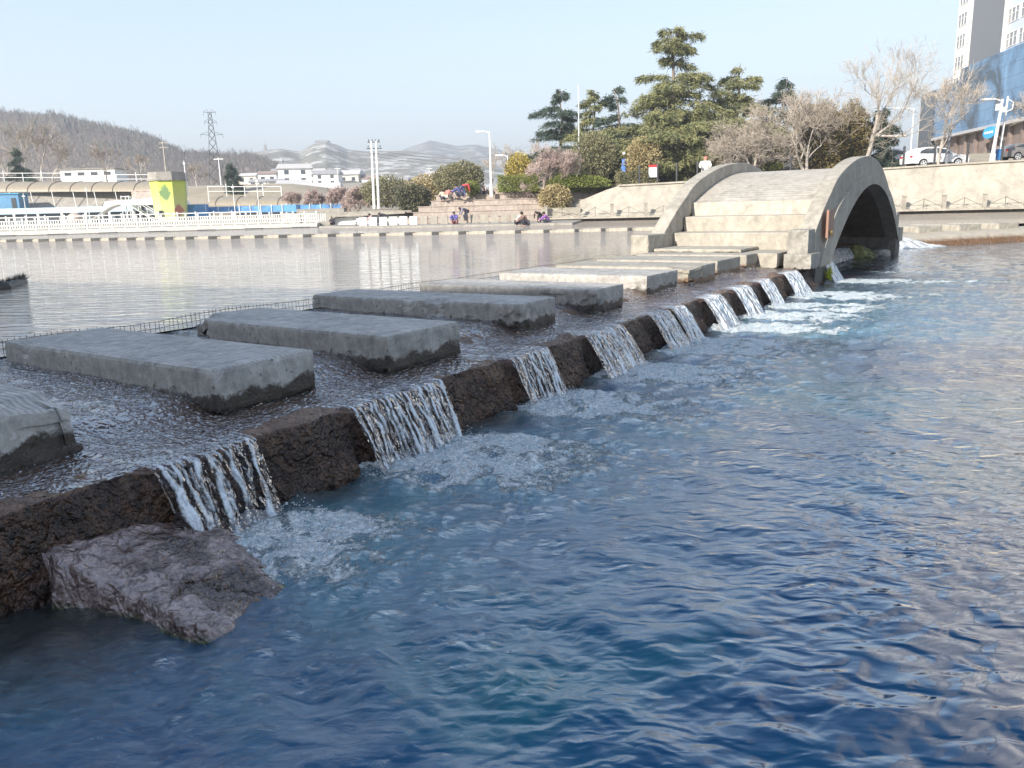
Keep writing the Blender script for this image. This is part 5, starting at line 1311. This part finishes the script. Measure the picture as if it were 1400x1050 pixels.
    mb.tube([(4.4,-.5,2.9),(5.2,-.5,2.9),(5.2,.5,2.9),(4.4,.5,2.9),(4.4,-.5,2.9)],.04,4); mb.tube([(4.4,-.5,0),(5.2,-.5,2.0)],.03,4); mb.tube([(5.2,-.5,0),(4.4,-.5,2.0)],.03,4); mb.box((4.8,0,2.0),(1,1.1,.08)); obj('scaffold',mb,M['wmetal'],t)
    mb=MB()
    for y in (-.45,.45): mb.tube([(5.2,y,2.0),(7.8,y,.2)],.05,4); mb.tube([(5.2,y,2.85),(7.8,y,1.1)],.035,4)
    for k in range(9): f_=(k+.5)/9; mb.box((5.2+2.6*f_,0,2.0-1.8*f_),(.24,.9,.04)); 
    for k in range(4): f_=k/3; mb.tube([(5.2+2.6*f_,-.45,2.0-1.8*f_),(5.2+2.6*f_,-.45,2.85-1.75*f_)],.03,4)
    obj('stair',mb,M['white'],t)
    p=at(103,299,87); t=thing('globe','pinkish ball shaped kiosk at the foot of the slide','kiosk',(p.x,87,1.9)); mb=MB(); mb.ball((0,0,0),(.82,.82,.72),20,12); obj('shell',mb,paint('shell_pink',(.50,.38,.32),.6),t,smooth=True); mb=MB(); mb.box((0,0,-.75),(1.0,1.0,.3)); obj('base',mb,M['gray'],t)
    # blue hoardings, walls
    bl=paint('hoarding_blue',(.10,.27,.55),.5,var=.3,scale=1.5)
    for (x0,x1,py,h,Y,l) in ((258,283,297,1.35,90,'blue shed end wall right beside the yellow tower'),(285,392,292,.7,92,'long low blue hoarding below the second canopy'),(393,408,290,.8,91,'short bright blue cabin at the end of the hoarding'),(410,472,287,.55,93,'blue lattice fence on top of the gray green wall'),(522,543,282,.5,96,'small blue roof behind the twin poles')):
        a=at(x0,py,Y); b=at(x1,py,Y); t=thing('hoarding',l,'hoarding',(a.x,Y,a.z)); Lc=b.x-a.x; mb=MB(); mb.box((Lc/2,0,h/2),(Lc,.3 if Lc>4 else 1.6,h)); obj('panel',mb,bl,t)
        mb=MB(); 
        for k in range(int(Lc/1.2)+2): mb.tube([(min(Lc,k*1.2),-.2,-.6),(min(Lc,k*1.2),-.2,h+.12)],.05,4)
        obj('posts',mb,M['wmetal'],t)
    a=at(396,309,80); b=at(466,308,80); t=thing('bank_wall','gray green concrete bank wall between the dock end and the round culvert','wall',(a.x,80,.5)); Lc=b.x-a.x
    mb=MB(); mb.box((Lc/2+.6,.5,.95),(Lc-.4,1,1.75)); obj('wall',mb,M['gray'],t); mb=MB(); mb.prism([(-.7,0),(1.1,0),(1.1,1.35),(-.2,1.5),(-.7,1.45)],-.2,.9); obj('buttress',mb,M['warm'],t)
    a=at(446,309,78); t=thing('culvert','round edged white walled culvert mouth on the far bank','culvert',(a.x,78,.55)); mb=MB(); pts=[(0,0),(.05,.55),(.35,.95),(.85,1.12),(7.6,1.3),(7.6,1.12),(.95,.92),(.6,.78),(.38,.45),(.35,0)]
    mb.prism(pts,0,2.2); obj('rim',mb,M['warm'],t); mb=MB(); mb.box((4,.9,.45),(6.9,.6,.85)); obj('inner_wall',mb,M['white'],t)
    mb=MB(); mb.box((4.6,1.1,1.28),(7.2,1.4,.22)); obj('top_slab',mb,M['gray'],t)
    # bank right of it up to the terraces
    a=at(500,300,80); t=thing('bank_wall','low gray bank wall under the shrubs left of the terraces','wall',(a.x,80.5,.4)); mb=MB(); mb.box((4.2,.5,.9),(8.8,1,1.6)); mb.box((4.2,.5,1.73),(9,1.1,.08)); obj('wall',mb,M['gray'],t)
left_buildings()
put(cedar(4.4,1.3,M['cedardark'],'conifer','small dark conifer standing before the pylon foot',7,seed=51,gap=0,group='hill foot conifers'),319,118,268)
put(cedar(5.2,1.5,M['cedardark'],'conifer','thin dark conifer on the left above the canopy',8,seed=52,gap=.3,group='hill foot conifers'),31,118,253)
for k,(px,Y,py,H,l) in enumerate([(38,135,250,13,'tallest pale bare tree on the far left against the hill'),(56,138,250,12,'pale bare tree left of the white building'),(72,137,250,10,'slender bare tree right behind the white building end'),(147,140,250,8,'bare tree just behind the right end of the white building'),(10,140,250,8.5,'bare tree at the extreme left of the hill'),(270,135,256,5,'low brownish bare tree right of the yellow tower'),(195,138,250,6,'pinkish bare tree left of the yellow tower')]):
    put(bare_tree(H,'bare_tree',l,M['barkpale'],130+k,spread=.38,levels=5,trunk=.24,up=.6,dens=3,twr=.03,r0=.16,group='bare trees at the hill foot'),px,Y,py)
# tanned floating boom
def boom():
    t=thing('floating_boom','dark bristly floating boom poking in from the left edge','boom',(0,0,.6)); mb=MB(); a=atz(-60,402,.6); b=atz(6,394,.62); c=atz(34,384,.62); pts=[a,a.lerp(b,.5),b,b.lerp(c,.55),c]
    mb.tube([(p.x,p.y,.02) for p in pts],[.12,.12,.115,.10,.05],10); obj('tube',mb,M['footing'],t); mb=MB(); random.seed(3)
    for k in range(500):
        s=random.random()*3.98; i=int(s); p=pts[i].lerp(pts[i+1],s-i); d=Vector((random.gauss(0,.5),random.gauss(0,.5),random.uniform(.1,1))).normalized(); o=Vector((p.x,p.y,.05)); sd_=d.orthogonal().normalized()*.008; mb.add([o-sd_,o+sd_,o+d*.17],[(0,1,2)])
    obj('bristles',mb,M['footing'],t)
boom()

# ------------------------------------------------------------------ village and hilltop buildings
def house(px,py,Y,w_,h_,roofc,label,rz=0,floors=1,wall=None,group=None,nm='house'):
    if nm=='house': w_*=.62; h_*=.72
    p=at(px,py,Y); t=thing(nm,label,'house' if nm=='house' else 'building',(p.x,Y,p.z-.5),rz,group); d=w_*.6
    mb=MB(); mb.box((0,d/2,h_/2),(w_,d,h_)); obj('wall',mb,wall or M['white'],t)
    mb=MB(); mb.add([(-w_*.56,-.6,h_),(w_*.56,-.6,h_),(w_*.56,d+.6,h_),(-w_*.56,d+.6,h_),(-w_*.5,d/2,h_+w_*.16),(w_*.5,d/2,h_+w_*.16)],[(0,1,5,4),(2,3,4,5),(1,2,5),(3,0,4),(3,2,1,0)]); obj('roof',mb,roofc,t)
    for f_ in range(floors):
        for k in range(max(2,int(w_/4))): mb=MB(); mb.box((-w_/2+(k+.5)*w_/max(2,int(w_/4)),-.04,h_*(f_+.55)/floors),(1.4,.1,1.3)); obj('window',mb,M['dark'],t)
    return t
rf=[paint('roof_gray',(.30,.29,.30),.8),paint('roof_pale',(.48,.46,.45),.7),paint('roof_brown',(.30,.22,.19),.8)]
cw=paint('house_cream',(.60,.57,.50),.7)
hs=[(338,250,300,12,4,1,'long pale roofed house at the left end of the village'),(352,256,260,9,3,0,'low house below the long pale roofed one'),(366,250,290,10,5,2,'small brown roofed house in the village'),(378,259,250,8,4,0,'white cube like house in front of the brown roofed one'),(388,250,300,14,6,0,'two storey white house at the village centre'),(404,250,270,17,7,1,'largest white house with a wide pale roof'),(400,262,240,14,3.5,1,'low pale building right at the foot of the largest house'),
    (432,245,330,12,5,1,'cream house seen through the bare poles'),(446,252,320,16,6,0,'cream two storey house to the right of the village'),(470,250,330,20,5,1,'wide house with a pale roof at the right end of the village'),(500,253,330,16,4,2,'low brown roofed house behind the twin poles'),(520,251,340,12,4,1,'pale roofed house just right of the twin poles'),(545,254,330,12,3.5,0,'gray roofed house in the haze before the mountain'),(600,251,330,16,5,1,'flat gray and white house left of the olive shrubs'),(618,250,320,9,6,0,'narrow tall house beside the flat gray one'),(375,231,520,16,7,1,'lone white house on the slope of the hill'),(430,268,190,18,2.5,1,'long low pale roofed shed below the village'),(640,256,300,8,4,1,'white house half hidden behind the olive shrubs')]
for i,(px,py,Y,w_,h_,r_,l) in enumerate(hs): house(px,py,Y,w_,h_,rf[r_],l,random.uniform(-.3,.3),2 if h_>=6 else 1,cw if i%3==0 else M['white'])
house(440,200,850,13,5,rf[0],'temple hall crowning the middle hill',0,1,M['gray'],nm='temple'); house(452,204,845,7,4,rf[1],'white domed hall beside the hilltop temple',0,1,nm='hall')
house(589,198,1660,14,5,rf[0],'tiny pavilion on the highest mountain top',0,1,M['gray'],nm='pavilion'); house(479,212,1000,16,3,rf[0],'flat dark roofed building on the right shoulder of the middle hill',0,1,nm='hall')
def pagoda():
    p=at(364,216,880); t=thing('pagoda','slim gray pagoda tower on the ridge left of the temple','pagoda',(p.x,880,p.z)); 
    for k in range(6):
        mb=MB(); s=4.0-.45*k; mb.box((0,0,1.0+k*2.2),(s,s,1.9)); mb.box((0,0,2.05+k*2.2),(s+1.4,s+1.4,.28)); obj('storey',mb,M['gray'],t)
    mb=MB(); mb.tube([(0,0,13),(0,0,16)],[.6,.05],6); obj('spire',mb,M['gray'],t)
pagoda()

# ------------------------------------------------------------------ people
def skin(name,joints,edges,mat,parent,lv=1):
    me=bpy.data.meshes.new(name); keys=list(joints); me.from_pydata([joints[k][0] for k in keys],[(keys.index(a),keys.index(b)) for a,b in edges],[]); me.materials.append(mat)
    o=bpy.data.objects.new(name,me); COL.objects.link(o); o.parent=parent
    md=o.modifiers.new('skin','SKIN'); md.use_smooth_shade=True
    sv=me.skin_vertices[0].data if me.skin_vertices else None
    if sv is None:
        bpy.context.view_layer.objects.active=o; bpy.ops.object.modifier_remove(modifier='skin'); o.modifiers.new('skin','SKIN'); sv=me.skin_vertices[0].data
    for i,k in enumerate(keys): r=joints[k][1]; sv[i].radius=r if hasattr(r,'__len__') else (r,r); sv[i].use_root=(i==0)
    sb=o.modifiers.new('sub','SUBSURF'); sb.levels=lv; sb.render_levels=lv; return o
SKIN=paint('skin',(.45,.28,.21),.55); HAIR=paint('black_hair',(.02,.018,.016),.6)
def person(label,loc,rz,pose,top,bot,hair=None,hat=None,sc=1):
    t=thing('person',label,'person',loc,rz,scale=sc)
    J={}
    if pose=='stand': J=dict(pel=(0,0,.93),ch=(0,.01,1.28),nk=(0,.01,1.46),hd=(0,.03,1.60),ht=(0,.02,1.70),sl=(-.19,0,1.40),sr=(.19,0,1.40),el=(-.26,.03,1.12),er=(.26,.03,1.12),wl=(-.20,.20,.98),wr=(.20,.20,.98),hl=(-.10,0,.88),hr=(.10,0,.88),kl=(-.11,.03,.48),kr=(.12,.03,.48),al=(-.11,0,.08),ar=(.13,0,.08),tl=(-.12,.16,.04),tr=(.14,.16,.04))
    elif pose=='crouch': J=dict(pel=(0,-.22,.30),ch=(0,.02,.62),nk=(0,.12,.78),hd=(0,.22,.86),ht=(0,.26,.95),sl=(-.19,.05,.73),sr=(.19,.05,.73),el=(-.24,.30,.55),er=(.24,.30,.55),wl=(-.12,.52,.42),wr=(.12,.52,.42),hl=(-.11,-.2,.28),hr=(.11,-.2,.28),kl=(-.18,.22,.46),kr=(.18,.22,.46),al=(-.14,-.02,.08),ar=(.14,-.02,.08),tl=(-.15,.16,.04),tr=(.15,.16,.04))
    else: J=dict(pel=(0,-.18,.88),ch=(0,.20,1.08),nk=(0,.38,1.08),hd=(0,.50,1.02),ht=(0,.57,.95),sl=(-.19,.30,1.06),sr=(.19,.30,1.06),el=(-.22,.38,.78),er=(.22,.38,.78),wl=(-.14,.46,.52),wr=(.14,.46,.52),hl=(-.10,-.17,.84),hr=(.10,-.17,.84),kl=(-.12,-.02,.46),kr=(.12,.0,.46),al=(-.12,-.05,.08),ar=(.13,-.05,.08),tl=(-.12,.11,.04),tr=(.14,.11,.04))
    def j(k,r): return (Vector(J[k]),r)
    def ext(a,b,l): d=(Vector(J[b])-Vector(J[a])).normalized(); return Vector(J[b])+d*l
    # one continuous body
    body={'pel':j('pel',(.13,.11)),'ch':j('ch',(.14,.11)),'nk':j('nk',.055),'hd':j('hd',(.085,.10)),'ht':j('ht',(.07,.08)),'sl':j('sl',.055),'sr':j('sr',.055),'el':j('el',.042),'er':j('er',.042),'wl':j('wl',.028),'wr':j('wr',.028),'hl':j('hl',.085),'hr':j('hr',.085),'kl':j('kl',.058),'kr':j('kr',.058),'al':j('al',.04),'ar':j('ar',.04),'tl':j('tl',.04),'tr':j('tr',.04)}
    E=[('pel','ch'),('ch','nk'),('nk','hd'),('hd','ht'),('ch','sl'),('ch','sr'),('sl','el'),('el','wl'),('sr','er'),('er','wr'),('pel','hl'),('pel','hr'),('hl','kl'),('kl','al'),('al','tl'),('hr','kr'),('kr','ar'),('ar','tr')]
    for s in 'lr':
        wv=Vector(J['w'+s]); d=(wv-Vector(J['e'+s])).normalized(); sd=d.orthogonal().normalized(); pm=wv+d*.07; body['p'+s]=(pm,.026); E.append(('w'+s,'p'+s))
        for q in range(4): f_='f%d%s'%(q,s); body[f_]=(pm+d*(.075-.01*abs(q-1))+sd*(q-1.5)*.02+Vector((0,0,-.01)),.008); E.append(('p'+s,f_))
        body['th'+s]=(wv+d*.05+sd*.05,.009); E.append(('w'+s,'th'+s))
    skin('body',body,E,SKIN,t)
    jk={k:(body[k][0],(max(.04,(body[k][1][0] if hasattr(body[k][1],'__len__') else body[k][1])+a)) if k!='ch' and k!='pel' else (.19 if k=='ch' else .17,.15)) for k,a in (('pel',.03),('ch',.03),('sl',.035),('sr',.035),('el',.03),('er',.03),('wl',.02),('wr',.02))}
    jk['nk']=(Vector(J['nk'])-Vector((0,0,.02)),.075)
    skin('jacket',jk,[('pel','ch'),('ch','nk'),('ch','sl'),('ch','sr'),('sl','el'),('el','wl'),('sr','er'),('er','wr')],top,t)
    tr={k:(body[k][0],r) for k,r in (('pel',.15),('hl',.115),('hr',.115),('kl',.08),('kr',.08),('al',.065),('ar',.065))}
    skin('trousers',tr,[('pel','hl'),('pel','hr'),('hl','kl'),('kl','al'),('hr','kr'),('kr','ar')],bot,t)
    hd=Vector(J['hd']); mb=MB(); mb.ball(hd+Vector((0,-.03,.06)),(.105,.12,.11),12,8); obj('hat' if hat else 'hair',mb,hat or HAIR,t,smooth=True)
    mb=MB()
    for s in (-1,1): mb.tube([(hd.x+s*.06,hd.y+.09,.05),(hd.x+s*.13,hd.y+.16,.03)],.02,4) if False else None
    return t
def cloth(n,c): return simple(n,c,.8,var=.12,scale=6)
jw=cloth('white_coat',(.78,.76,.72)); dk=cloth('dark_trousers',(.05,.05,.07))
p=at(964,247,70.4); person('person in a bulky white coat and pink red hat behind the bridge parapet',(p.x,p.y,land(p.x,p.y)-.05),R(160),'stand',jw,cloth('pale_trousers',(.6,.58,.55)),hat=cloth('pink_hat',(.65,.20,.16)),sc=1.1).scale=(1.75,1.5,1.22)
def water_person(px,py,Y,*a,**k): q=at(px,py,Y); return person(a[0],(q.x,Y,q.z),*a[1:],**k)
water_person(717,309.5,58,'person in a brown jacket crouching at the waterside left of the one in purple',R(110),'crouch',cloth('brown_jacket',(.22,.14,.12)),dk)
water_person(710,309,58.5,'person in pale pink crouching right against the one in the brown jacket',R(-80),'crouch',cloth('palepink_jacket',(.62,.5,.48)),dk)
water_person(747,308.5,60,'person in a purple jacket crouching at the right end of the waterside',R(100),'crouch',cloth('purple_jacket',(.24,.10,.32)),dk)
water_person(737,307,61,'dark figure bending over beside the person in purple',R(140),'bend',cloth('black_jacket',(.04,.035,.04)),dk,sc=.85)
water_person(700,309,59,'low dark bundle like figure crouching far left of the waterside',R(30),'crouch',dk,dk,sc=.45) if False else None
water_person(622,309,64,'person in blue purple crouching before the balustrade',R(170),'crouch',cloth('bluepurple_jacket',(.13,.12,.36)),cloth('rose_trousers',(.4,.2,.2)),sc=1.1)
water_person(636,303,67,'person in gray bending forward on the lowest terrace step',R(120),'bend',cloth('gray_jacket',(.22,.20,.26)),dk)
water_person(635,270,72.6,'person in a red jacket bending beside the round bush on the terraces',R(-60),'bend',cloth('red_jacket',(.55,.07,.08)),cloth('navy_trousers',(.08,.09,.2)),sc=1.05)
water_person(627,271,72.6,'person in dark blue crouching against the one in the red jacket',R(80),'crouch',cloth('navy_jacket',(.09,.10,.25)),dk,sc=1.2)
water_person(613,273,73,'person in a red and white top sitting at the left top corner of the terraces',R(-30),'crouch',cloth('salmon_jacket',(.55,.2,.17)),cloth('beige_trousers',(.5,.45,.38)),sc=1.05)
water_person(606,275,73,'person in beige crouching at the very left of the terrace top',R(30),'crouch',cloth('beige_jacket',(.55,.48,.36)),dk,sc=1.0)
water_person(655,267,74,'person in a gray jacket standing stooped left of the tall lamp post',R(20),'crouch',cloth('ash_jacket',(.3,.29,.28)),dk,sc=1.25)
water_person(660,267,74.2,'second gray figure crouching right next to the foot of the lamp post',R(200),'crouch',cloth('dustyrose_jacket',(.4,.33,.33)),dk,sc=1.05)
water_person(526,309,70,'person in black bending over beside the scooters',R(60),'bend',cloth('black_coat',(.03,.03,.035)),dk,sc=.95)
water_person(517,309,70,'person in a black top crouching between scooter and bending figure',R(-40),'crouch',cloth('ink_coat',(.04,.04,.05)),dk,sc=1.1)
water_person(509,309,70,'person in a pink jacket crouching by the scooter',R(90),'crouch',cloth('pink_jacket',(.6,.28,.32)),dk,sc=1.05)
water_person(455,308.5,74,'lone dark figure standing at the foot of the gray bank wall',R(170),'crouch',dk,dk,sc=.8)
def scooter(label,loc,rz,mat):
    t=thing('scooter',label,'scooter',loc,rz)
    for x in (-.6,.6):
        mb=MB(); mb.tube([(x+.22*math.cos(6.283*k/12),0,.24+.22*math.sin(6.283*k/12)) for k in range(13)],.05,6,False); obj('wheel',mb,M['black'],t)
    mb=MB(); mb.prism([(-.75,.42),(-.2,.30),(.25,.28),(.45,.5),(.55,.95),(.45,.97),(.3,.5),(-.05,.42),(-.1,.68),(-.75,.72)],-.14,.14); obj('body',mb,mat,t,bevel=.03)
    mb=MB(); mb.box((-.42,0,.76),(.62,.26,.1)); obj('seat',mb,M['black'],t); mb=MB(); mb.tube([(.48,-.3,1.02),(.5,0,1.0),(.48,.3,1.02)],.02,5); mb.tube([(.5,0,.95),(.6,0,.25)],.025,5); obj('handlebar',mb,M['black'],t)
water_sc=lambda px,Y:(at(px,309.5,Y).x,Y,at(px,309.5,Y).z)
scooter('white scooter parked at the left end of the group by the culvert',water_sc(500,71),R(15),wp); scooter('dark scooter in the middle of the group by the culvert',water_sc(519,72),R(-10),M['black'])
# floor of the waterside landing the people are on
def landing():
    t=thing('waterside_landing','low gray concrete landing at the foot of the terraces where people crouch','landing',(0,0,0)); mb=MB()
    a=at(440,309.5,73); b=at(770,308,57.5)
    mb.add([(a.x,72,.52),(-9,62.5,.52),(b.x+.6,56.8,.52),(b.x+2.5,70,.52),(a.x,80,.52),(a.x,72,.74),(-9,62.5,.74),(b.x+.6,56.8,.74),(b.x+2.5,70,.74),(a.x,80,.74)],[(5,6,7,8,9),(0,1,6,5),(1,2,7,6),(2,3,8,7)]); obj('slab',mb,M['gray'],t)
landing()

# ------------------------------------------------------------------ haze
mb=MB(); mb.box((0,1500,61.5),(5200,3400,127))
m,nt,b=newmat('haze'); nt.nodes.remove(b); pv=N(nt,'ShaderNodeVolumePrincipled'); pv.inputs['Density'].default_value=.0009; pv.inputs['Color'].default_value=(.93,.95,1,1); pv.inputs['Anisotropy'].default_value=.3
nt.links.new(pv.outputs[0],nt.nodes['Material Output'].inputs['Volume']); obj('haze',mb,m,kind='stuff',label='pale even haze')
